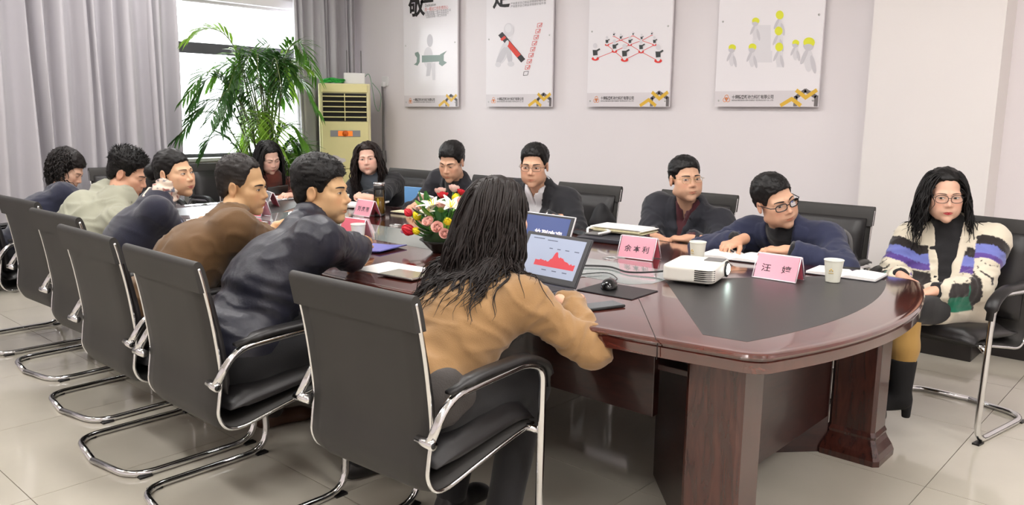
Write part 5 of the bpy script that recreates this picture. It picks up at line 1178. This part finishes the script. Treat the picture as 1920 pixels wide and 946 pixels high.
# glass tea flask
fl_ = empty('tea_flask', (*at(712, 403, .765)[:2], TT), 0, 'tall clear glass tea flask with a black cap and yellow tea inside', 'bottle')
MB().lathe([(.034, .014), (.036, .02), (.036, .165), (.032, .172)], n=24, cap=False).build('glass_wall', clear_glass('flask_glass', (.93, .94, .90)), fl_, True)
MB().lathe([(.030, .016), (.0305, .12), (.001, .121)], n=20).build('tea', mat('tea', srgb(150, 112, 40), .2, alpha=.8), fl_, True)
MB().lathe([(.036, 0), (.037, .003), (.037, .014), (.034, .016)], n=24).build('base_ring', m_plastic, fl_, True)
MB().lathe([(.035, .168), (.036, .17), (.036, .192), (.034, .194)], n=24).build('cap', m_plastic, fl_, True); MB().lathe([(.035, .194), (.037, .197), (.037, .21), (.034, .214)], n=24).build('silver_rim', m_chrome, fl_, True)
MB().sphere((.014, -.024, .085), (.010, .008, .034), 10, 8).build('yellow_chrysanthemum', mat('tea_flower', srgb(228, 206, 40), .5), fl_, True)
# books and papers
m_page = mat('paper_pages', srgb(240, 238, 236), .7); m_cover = mat('dark_cover', srgb(40, 40, 48), .5); m_cream_p = mat('cream_pages', srgb(224, 216, 180), .7)
def open_book(x, y, rz, label, w_=.30, d_=.20, pen=None, m_=m_page, th=.014, cat='notebook'):
    e = empty('open_notebook', (x, y, TT), rz, label, cat, 'open notebooks on the table')
    MB().box((0, 0, .0015), (w_+.008, d_+.008, .003)).build('cover', m_cover, e, True, False)
    for s_ in (-1, 1):
        n_ = 12; V = []
        for i in range(n_+1):
            u = i/n_; z = .004+th*(math.sin(min(1, u*3.2)*PI/2))*(1-.45*u); V += [(s_*u*w_/2, -d_/2, z), (s_*u*w_/2, d_/2, z), (s_*u*w_/2, -d_/2, .003), (s_*u*w_/2, d_/2, .003)]
        F = []
        for i in range(n_): a = i*4; b = a+4; F += [(a, b, b+1, a+1), (a+2, a+3, b+3, b+2), (a, a+2, b+2, b), (a+1, b+1, b+3, a+3)]
        F.append((n_*4, n_*4+2, n_*4+3, n_*4+1)); o = mesh('pages', V, F, m_, e, True, True); o.modifiers.new('s', 'EDGE_SPLIT').split_angle = .6
    return e
def pen(x, y, z, rz, label):
    d = np.array([math.cos(rz), math.sin(rz), 0])*.07; e = empty('pen', (x, y, z), 0, label, 'pen', None)
    MB().tube([-d, d*.8], .005, 8).build('barrel', m_plastic, e, True); MB().tube([d*.8, d], [.0045, .0012], 8).build('tip', m_steel, e, True); MB().box((-d[0]*.7, -d[1]*.7, .006), (.035, .003, .002), rz).build('clip', m_steel, e, True, False); return e
open_book(-1.72, 3.50, .12, 'open white notebook under the hand of the person in the navy coat'); open_book(-1.19, 3.44, .05, 'open white notebook beside the paper cup on the black inlay', .28, .17)
pen(-1.20, 3.46, TT+.026, .4, 'black pen lying on the notebook near the paper cup'); pen(*at(1368, 462, .80)[:2], TT+.026, 2.3, 'black pen held by the person in the navy coat')
open_book(-4.02, 3.55, .1, 'open cream notebook in front of the person holding a phone', .34, .2, None, m_cream_p, .008); pen(-4.0, 3.53, TT+.020, .2, 'black pen lying on the cream notebook')
open_book(-5.38, 3.30, -1.4, 'open white notebook in front of the person in the brown knit top', .28, .2)
open_book(-4.50, 2.28, .1, 'open white notebook under the person in the grey green jacket', .28, .2)
def sheet(name, x, y, rz, w_, d_, label, m_, cat, th=.0015, z=0, curl=0.0, group=None):
    e = empty(name, (x, y, TT+z), rz, label, cat, group); n_ = 8; V = []
    for i in range(n_+1):
        u = i/n_; zz = curl*max(0, (u-.45)/.55)**2; V += [(w_*(u-.5), -d_/2, zz+th), (w_*(u-.5), d_/2, zz+th), (w_*(u-.5), -d_/2, zz), (w_*(u-.5), d_/2, zz)]
    F = []
    for i in range(n_): a = i*4; b = a+4; F += [(a, b, b+1, a+1), (a+2, a+3, b+3, b+2), (a, a+2, b+2, b), (a+1, b+1, b+3, a+3)]
    F += [(0, 1, 3, 2), (n_*4, n_*4+2, n_*4+3, n_*4+1)]; mesh(name+'_sheet', V, F, m_, e, True, False); return e
sheet('paper_pile', -2.62, 2.16, .1, .26, .21, 'white printed sheets beside the elbow of the navy jacket', m_page, 'paper', .004)
tb = empty('tablet', (-2.47, 2.10, TT+.0045), .12, 'grey tablet lying on white sheets beside the camel sweater', 'tablet'); MB().box((0, 0, .004), (.19, .13, .007), b=.003).build('body', m_steel, tb, True, False); MB().box((0, 0, .008), (.178, .118, .001)).build('screen', mat('tablet_screen', srgb(150, 146, 132), .1), tb, True, False)
sheet('blue_folder', -3.13, 2.43, .25, .30, .22, 'thin blue violet plastic folder lying on the table', mat('blue_folder_plastic', srgb(120, 122, 196), .3), 'folder', .005, 0, .01)
sheet('paper_pile', -4.60, 3.50, .15, .36, .22, 'thick white papers with one end curled up near the glass flask', m_page, 'paper', .012, 0, .03)
sk_ = empty('document_pouch', (-2.42, 3.50, TT), .15, 'open dark zip pouch with papers and a looped cable', 'pouch')
MB().box((0, 0, .012), (.34, .22, .024), b=.008).build('lower_leaf', m_cover, sk_, True, False); MB().box((-.10, .02, .030), (.10, .14, .008), b=.003).build('cable_pocket', m_grey, sk_, True, False)
MB().tube(smooth_path([(-.15, -.02, .03), (-.17, .03, .05), (-.12, .06, .055), (-.05, .03, .045), (-.02, -.03, .05), (-.07, -.05, .035)], 6), .007, 6).build('looped_cable', m_white, sk_, True)
nb = empty('thick_notebook', (-2.44, 3.62, TT+.034), .08, 'thick white notebook with ruffled pages on the dark pouch', 'notebook')
for k in range(6): MB().box((.01*math.sin(k*2.1), .006*math.cos(k*1.7), .003+k*.0048), (.30, .18, .0038), .03*math.sin(k*1.3), .001).build('page_block', m_page if k > 3 else m_cream_p, nb, True, False)
# laptops
m_lap = mat('laptop_dark', srgb(48, 48, 52), .45); m_keys = mat('laptop_keys', srgb(30, 30, 33), .5); m_silver = mat('laptop_silver', srgb(200, 200, 203), .3, .6)
def laptop(x, y, rz, w_, d_, sh_, tilt, body_m, label, draw):
    e = empty('laptop', (x, y, TT), rz, label, 'laptop', 'open laptops on the table')
    bs_ = MB().box((0, -d_/2, .010), (w_, d_, .018), b=.006).build('base', body_m, e, True, False)
    MB().box((0, -d_*.36, .0195), (w_*.86, d_*.46, .002)).build('keyboard', m_keys, bs_, True, False); MB().box((0, -d_*.80, .0195), (w_*.3, d_*.25, .001)).build('touchpad', m_grey, bs_, True, False)
    t = tilt*D2R; ux = np.array([1, 0, 0.]); uz = np.array([0, math.sin(t), math.cos(t)]); un = np.array([0, -math.cos(t), math.sin(t)]); o = np.array([0, .004, .018]); Rm = np.stack([ux, -un, uz], -1)
    ld = MB().box(o+uz*sh_/2, (w_, .008, sh_), b=.003, Rm=Rm).build('lid', body_m, e, True, False)
    MB().box(o+uz*sh_/2+un*.0045, (w_-.010, .002, sh_-.010), Rm=Rm).build('bezel', m_lap, ld, True, False)
    def Q(u, v, k=0): return o+ux*((u-.5)*w_*.86)+uz*(sh_*.53+(v-.5)*sh_*.80)+un*(.0062+k*.0002)
    def quad(nm, pts, m_, k=0): mesh(nm, [Q(u, v, k) for u, v in pts], [tuple(range(len(pts)))], m_, ld, True, False)
    draw(e, ld, quad, Q, ux, uz, rz, (x, y, TT)); return e
def scr(name, c, s_): return mat(name, srgb(*c), .3, emit=(srgb(*c), s_))
def draw_a(e, ld, quad, Q, ux, uz, rz, L):
    quad('screen', [(0, 0), (1, 0), (1, 1), (0, 1)], scr('screen_light', (150, 160, 182), .22))
    rg = np.random.default_rng(6); top_ = [(.25+.70*i/30, .36+.05*rg.random()+.22*math.exp(-((i-14)/2.2)**2)+.12*math.exp(-((i-19)/4.0)**2)) for i in range(31)]
    quad('red_chart', [(.25, .24), (.95, .24)]+top_[::-1], scr('chart_red', (190, 50, 62), .2), 1)
    for k, (u, v, w2) in enumerate(((.08, .92, .20), (.34, .90, .18), (.42, .70, .06), (.56, .70, .06), (.70, .70, .07), (.86, .70, .08), (.42, .14, .08), (.60, .14, .08), (.78, .14, .08))): quad('caption_bar', [(u, v), (u+w2, v), (u+w2, v+.022), (u, v+.022)], scr('caption_ink', (70, 76, 96), .3), 1)
def draw_b(e, ld, quad, Q, ux, uz, rz, L):
    quad('screen', [(0, 0), (1, 0), (1, 1), (0, 1)], scr('screen_blue', (46, 66, 122), .3))
    Rm = np.array(Matrix.Rotation(rz, 3, 'Z')); put_text('screen_lettering', '热烈欢迎', .045, Rm@Q(.60, .46, 2)+np.array(L), Rm@ux, Rm@uz, scr('screen_text', (236, 226, 232), .4), ld, .0012, .17)
laptop(-1.945, 2.335, -.04, .335, .23, .200, 30, m_lap, 'dark laptop with a red chart on screen used by the camel sweater person', draw_a)
laptop(-2.36, 2.80, -.05, .33, .22, .196, 22, m_silver, 'silver rimmed laptop with a blue welcome screen behind the dark laptop', draw_b)
# mouse, pad, phones
mp_ = empty('mouse_pad', (-1.70, 2.49, TT), .05, 'thin black mouse pad between laptop and projector', 'mouse pad'); MB().box((0, 0, .0015), (.24, .19, .003), b=.001).build('cloth', m_plastic, mp_, True, False); MB().box((0, 0, .0006), (.243, .193, .001)).build('rubber_base', m_cover, mp_, True, False)
ms = empty('computer_mouse', (-1.745, 2.50, TT+.003), .5, 'glossy black computer mouse on the mouse pad', 'mouse')
V, F = sdf_mesh(lambda P: np.maximum(ell(P, (0, 0, .004), (.032, .056, .033)), -P[:, 2]), (-.04, -.065, -.002), (.04, .065, .042), .004); mesh('shell', V, F, mat('gloss_black', srgb(18, 18, 20), .12), ms, True); MB().tube([(-.004, .03, .030), (.004, .03, .030)], .007, 10).build('scroll_wheel', m_grey, ms, True)
tag(MB().tube(smooth_path([(-1.77, 2.56, .776), (-1.82, 2.66, .768), (-1.92, 2.72, .768), (-1.98, 2.60, .768), (-2.06, 2.42, .768)], 8), .0022, 6).build('mouse_cable', m_plastic), 'thin black mouse cable curving behind the dark laptop', 'cable')
def phone(c, Rm, label, m_=m_plastic, sz=(.075, .155, .009)):
    e = empty('smartphone', tuple(c), 0, label, 'phone', None); MB().box((0, 0, 0), sz, b=.004, Rm=Rm).build('case', m_, e, True, False); MB().box(np.array(Rm)@np.array([0, 0, sz[2]/2+.0003]), (sz[0]-.006, sz[1]-.010, .0006), Rm=Rm).build('screen', mat('phone_glass', srgb(70, 76, 80), .08), e, True, False); return e
phone((*((at(1112, 575, .77)+at(1142, 567, .77))/2)[:2], TT+.005), np.array(Matrix.Rotation(-.35, 3, 'Z')), 'dark smartphone lying by the camel sleeve')
def tiltR(nz_, up_): z = nrm(nz_); y = nrm(np.array(up_)-z*(np.array(up_)@z)); return np.stack([np.cross(y, z), y, z], -1)
phone(onY(803, 372, 3.50), tiltR((.1, .75, .65), (1, .1, 0)), 'smartphone held sideways by the person in the black jacket', m_white)
phone(onY(521, 356, 3.34)+np.array([0, 0, .0]), tiltR((-.8, .2, .6), (0, .9, .3)), 'smartphone held by the person in the brown knit top')
phone(at(1090, 437, .765), np.array(Matrix.Rotation(1.2, 3, 'Z')), 'dark smartphone lying beside the looped cable pouch')
# projector
pj_r = .235; pj = empty('projector', (-1.594, 2.895, TT), pj_r, 'white projector with a glowing lens on the black inlay', 'projector')
m_pj = mat('projector_white', srgb(226, 223, 214), .35); lx, ly = .21, .275      # local +x is the lens side
def pjf(P):
    q = np.abs(P[:, :2])-np.array([lx/2-.035, ly/2-.035], np.float32); d2 = vlen(np.maximum(q, 0))+np.minimum(q.max(1), 0)-.035; return smax(d2, np.abs(P[:, 2]-.043)-.031, .012)
V, F = sdf_mesh(pjf, (-.12, -.15, .0), (.12, .15, .085), .004); mesh('housing', V, F, m_pj, pj, True)
for k in range(6): MB().tube(smooth_path([(.030, -.1375, .024+k*.0078), (.068, -.1375, .024+k*.0078), (.090, -.130, .024+k*.0078), (.103, -.112, .024+k*.0078)], 5), .0023, 5).build('vent_slot', m_black, pj, True)
LR = np.array([[0, 0, 1], [0, 1, 0], [-1, 0, 0]])
MB().lathe([(.031, 0), (.034, .008), (.026, .010)], (.102, .060, .045), 24, Rm=LR).build('lens_ring', m_plastic, pj, True)
MB().lathe([(.022, 0), (.0225, .011), (.014, .016), (.001, .017)], (.102, .060, .045), 24, Rm=LR).build('lens', mat('projector_lens', (1, 1, 1), .1, emit=((.80, 1, .90), 22.0)), pj, True)
MB().box((.055, .075, .0755), (.075, .07, .004), b=.0015).build('focus_recess', m_grey, pj, True, False)
for x, y in ((.07, -.09), (.07, .09), (-.08, 0)): MB().lathe([(.010, 0), (.010, .012)], (x, y, 0), 12).build('foot', m_plastic, pj, True)
tag(MB().tube(smooth_path([(-1.70, 2.88, .79), (-1.76, 2.86, .775), (-1.86, 2.80, .768), (-2.0, 2.84, .768), (-2.14, 2.72, .768), (-2.2, 2.6, .768)], 8), .004, 6).build('projector_cable', m_plastic), 'black cable running from the projector to the laptops', 'cable')
# ------------------------------------------------------------------ flower arrangement
fa = empty('flower_arrangement', (-2.80, 2.62, TT), 0, 'low arrangement of pink, red, yellow and white artificial flowers on the table', 'flowers')
MB().lathe([(.05, 0), (.055, .004), (.10, .05), (.115, .06), (.11, .062), (.09, .05)], n=24).build('bowl', mat('dark_bowl', srgb(36, 40, 36), .3), fa, True)
V, F = sdf_mesh(lambda P: ell(P, (0, 0, .07), (.10, .10, .06))+.0*P[:, 0], (-.11, -.11, 0), (.11, .11, .14), .02); mesh('foam', V, F, mat('dark_moss', srgb(40, 60, 30), .9), fa, True)
m_pet = {c: mat('petal_'+c, srgb(*v), .55) for c, v in dict(pink=(246, 202, 192), red=(206, 34, 52), yellow=(240, 222, 40), white=(242, 236, 224)).items()}; m_gr = mat('flower_leaf', srgb(52, 112, 44), .5); m_gr2 = mat('flower_leaf_light', srgb(112, 160, 60), .5)
rg = np.random.default_rng(21)
def petal(L, W_, cup_, twist=0.0, n1=5, n2=4, tip=1.0):
    V = []; F = []
    for i in range(n1+1):
        u = i/n1; w_ = W_*math.sin(PI*min(1, .12+.80*u**tip))*1.0
        for j in range(n2+1): v = j/n2*2-1; V.append((v*w_/2, u*L*math.cos(cup_*u), L*u*math.sin(cup_*u)+.25*w_*v*v))
    for i in range(n1):
        for j in range(n2): a = i*(n2+1)+j; F.append((a, a+1, a+n2+2, a+n2+1))
    return np.array(V), F
def orient(V, az, el, roll=0):
    c, s_ = math.cos(el), math.sin(el); V = V@np.array([[1, 0, 0], [0, c, -s_], [0, s_, c]]).T; c, s_ = math.cos(az), math.sin(az); return V@np.array([[c, -s_, 0], [s_, c, 0], [0, 0, 1]]).T
def flower(c, kind, colr, size):
    n_ = nrm(np.array(c)-np.array([0, 0, .02])); x = nrm(np.cross(n_, [.3, .2, 1])); Rm = np.stack([x, np.cross(n_, x), n_], -1); b = MB()
    if kind == 'rose':
        for ring, (k, el, L, W_) in enumerate(((5, .25, 1.0, 1.0), (5, .75, .9, .9), (4, 1.1, .75, .75), (3, 1.35, .6, .6))):
            for q in range(k): V, F = petal(size*L, size*W_*1.1, .55); b.add(orient(V, q*2*PI/k+ring*.6+rg.normal(0, .08), el)@Rm.T, F)
    elif kind == 'tulip':
        for ring in range(2):
            for q in range(3): V, F = petal(size*1.5, size*1.3, .25, tip=.8); V = orient(V, q*2*PI/3+ring*1.05, 1.25+.05*ring)+0; b.add(V@Rm.T, F)
        b.sphere(Rm@np.array([0, 0, size*.65]), np.array([size*.55, size*.55, size*.75]), 10, 8, Rm)
    else:
        for q in range(6): V, F = petal(size*1.6, size*.62, -.35, tip=.75); b.add(orient(V, q*2*PI/6, .75)@Rm.T, F)
    V = np.vstack(b.V)+np.array(c); o = mesh('flower_head', V, b.F, m_pet[colr], fa, True, True)
    if kind == 'lily':
        for q in range(4): a = q*PI/2; MB().tube([np.array(c), np.array(c)+Rm@np.array([.014*math.cos(a), .014*math.sin(a), size*.9])], .0018, 5).build('stamen', m_pet['yellow'], o, True)
    MB().tube(smooth_path([np.array(c)*np.array([.25, .25, .2])+np.array([0, 0, .05]), np.array(c)*.7+np.array([0, 0, .01]), c], 4), .003, 5).build('stem', m_gr, o, True)
FP = fa.location
def fl_at(px, py, dpt=0.0): q = onY(px, py, 2.62+dpt); return tuple(q-np.array(FP))
for (px, py, dpt, kind, colr, sz) in ((771, 404, -.06, 'tulip', 'red', .030), (787, 411, -.08, 'tulip', 'yellow', .030), (776, 436, -.10, 'tulip', 'red', .042), (786, 436, -.13, 'tulip', 'yellow', .027), (839, 419, -.12, 'tulip', 'yellow', .030), (830, 373, .0, 'rose', 'red', .040), (863, 366, .05, 'rose', 'red', .034), (852, 377, .02, 'tulip', 'yellow', .026), (826, 366, .06, 'rose', 'pink', .042), (797, 378, .02, 'rose', 'pink', .040), (865, 388, -.02, 'rose', 'pink', .048), (828, 391, -.06, 'rose', 'pink', .038), (806, 421, -.11, 'rose', 'pink', .042), (821, 430, -.13, 'rose', 'pink', .042), (765, 432, -.06, 'rose', 'pink', .036), (781, 400, -.02, 'rose', 'pink', .034), (812, 391, -.06, 'lily', 'white', .052), (845, 391, -.04, 'lily', 'white', .050), (870, 408, -.06, 'rose', 'pink', .044), (833, 440, -.13, 'rose', 'pink', .036), (804, 402, -.09, 'lily', 'white', .034), (860, 425, -.10, 'rose', 'pink', .04), (850, 360, .12, 'rose', 'pink', .04), (880, 430, .0, 'rose', 'red', .04)):
    flower(fl_at(px, py, dpt), kind, colr, sz)
for k in range(46):
    az = rg.uniform(0, 2*PI); el = rg.uniform(-.3, 1.1); L = rg.uniform(.07, .12); V, F = petal(L, L*rg.uniform(.3, .5), .5, tip=.8); o0 = np.array([math.cos(az)*.07, math.sin(az)*.07, rg.uniform(.06, .20)])
    mesh('leaf', orient(V, az-PI/2, el)+o0, F, m_gr if k % 3 else m_gr2, fa, True, True)
# ------------------------------------------------------------------ bags, cloth, cables
def soft(name, c, r, label, cat, m_, seed=0, rz=0, amp=.02, parent_z=None):
    e = empty(name, (c[0], c[1], c[2]-r[2]), rz, label, cat); r = np.array(r)
    V, F = sdf_mesh(lambda P: ell(P, (0, 0, r[2]), r)+amp*noise(P.astype(float), 14, seed).astype(np.float32), -r-[.03, .03, r[2]*0]-[0, 0, .03], r+[.03, .03, r[2]+.03], .010); V[:, 2] = np.maximum(V[:, 2], 0); mesh('soft_body', V, F, m_, e, True); return e
soft('folded_gloves', (-1.66, 1.56, .60), (.05, .10, .09), 'crumpled dark grey knitted bundle on the chair behind the camel sweater', 'cloth', mat('grey_knit', srgb(72, 68, 66), .95, bump=(200, .4, .004)), 3)
m_bag = mat('black_bag_cloth', srgb(30, 30, 33), .7, bump=(300, .2, .002))
bg = soft('shoulder_bag', (-1.50, 4.30, .62), (.07, .10, .15), 'black shoulder bag on the chair beside the navy coat', 'bag', m_bag, 5)
MB().tube(smooth_path([(-.03, -.05, .24), (-.04, -.07, .34), (.0, -.07, .37), (.04, -.06, .33), (.05, -.05, .22)], 6), .010, 6, flat=.4).build('strap', m_grey, bg, True)
soft('backpack', (-3.05, 4.27, .66), (.08, .11, .19), 'black bag on the chair beside the black suit', 'bag', m_bag, 8)
sheet_e = empty('blue_clear_file', (-4.58, 3.98, .62), .2, 'sky blue clear plastic file standing beside the black coat', 'folder'); MB().box((0, 0, .125), (.16, .006, .25), b=.002).build('file_cover', mat('sky_blue_plastic', srgb(120, 172, 226), .25), sheet_e, True, False)
tag(MB().tube(smooth_path([(-2.05, 2.26, .43), (-2.04, 2.25, .33), (-1.97, 2.26, .29), (-1.88, 2.28, .33), (-1.85, 2.27, .43)], 7), .006, 6).build('power_cable', m_plastic), 'thick black cable loop hanging under the table apron', 'cable')
tag(MB().tube(smooth_path([(-2.06, 2.27, .43), (-2.02, 2.26, .25), (-2.06, 2.25, .10), (-2.2, 2.24, .004)], 7), .003, 6).build('thin_cable', m_plastic), 'thin black cable dropping from the table apron to the floor', 'cable')
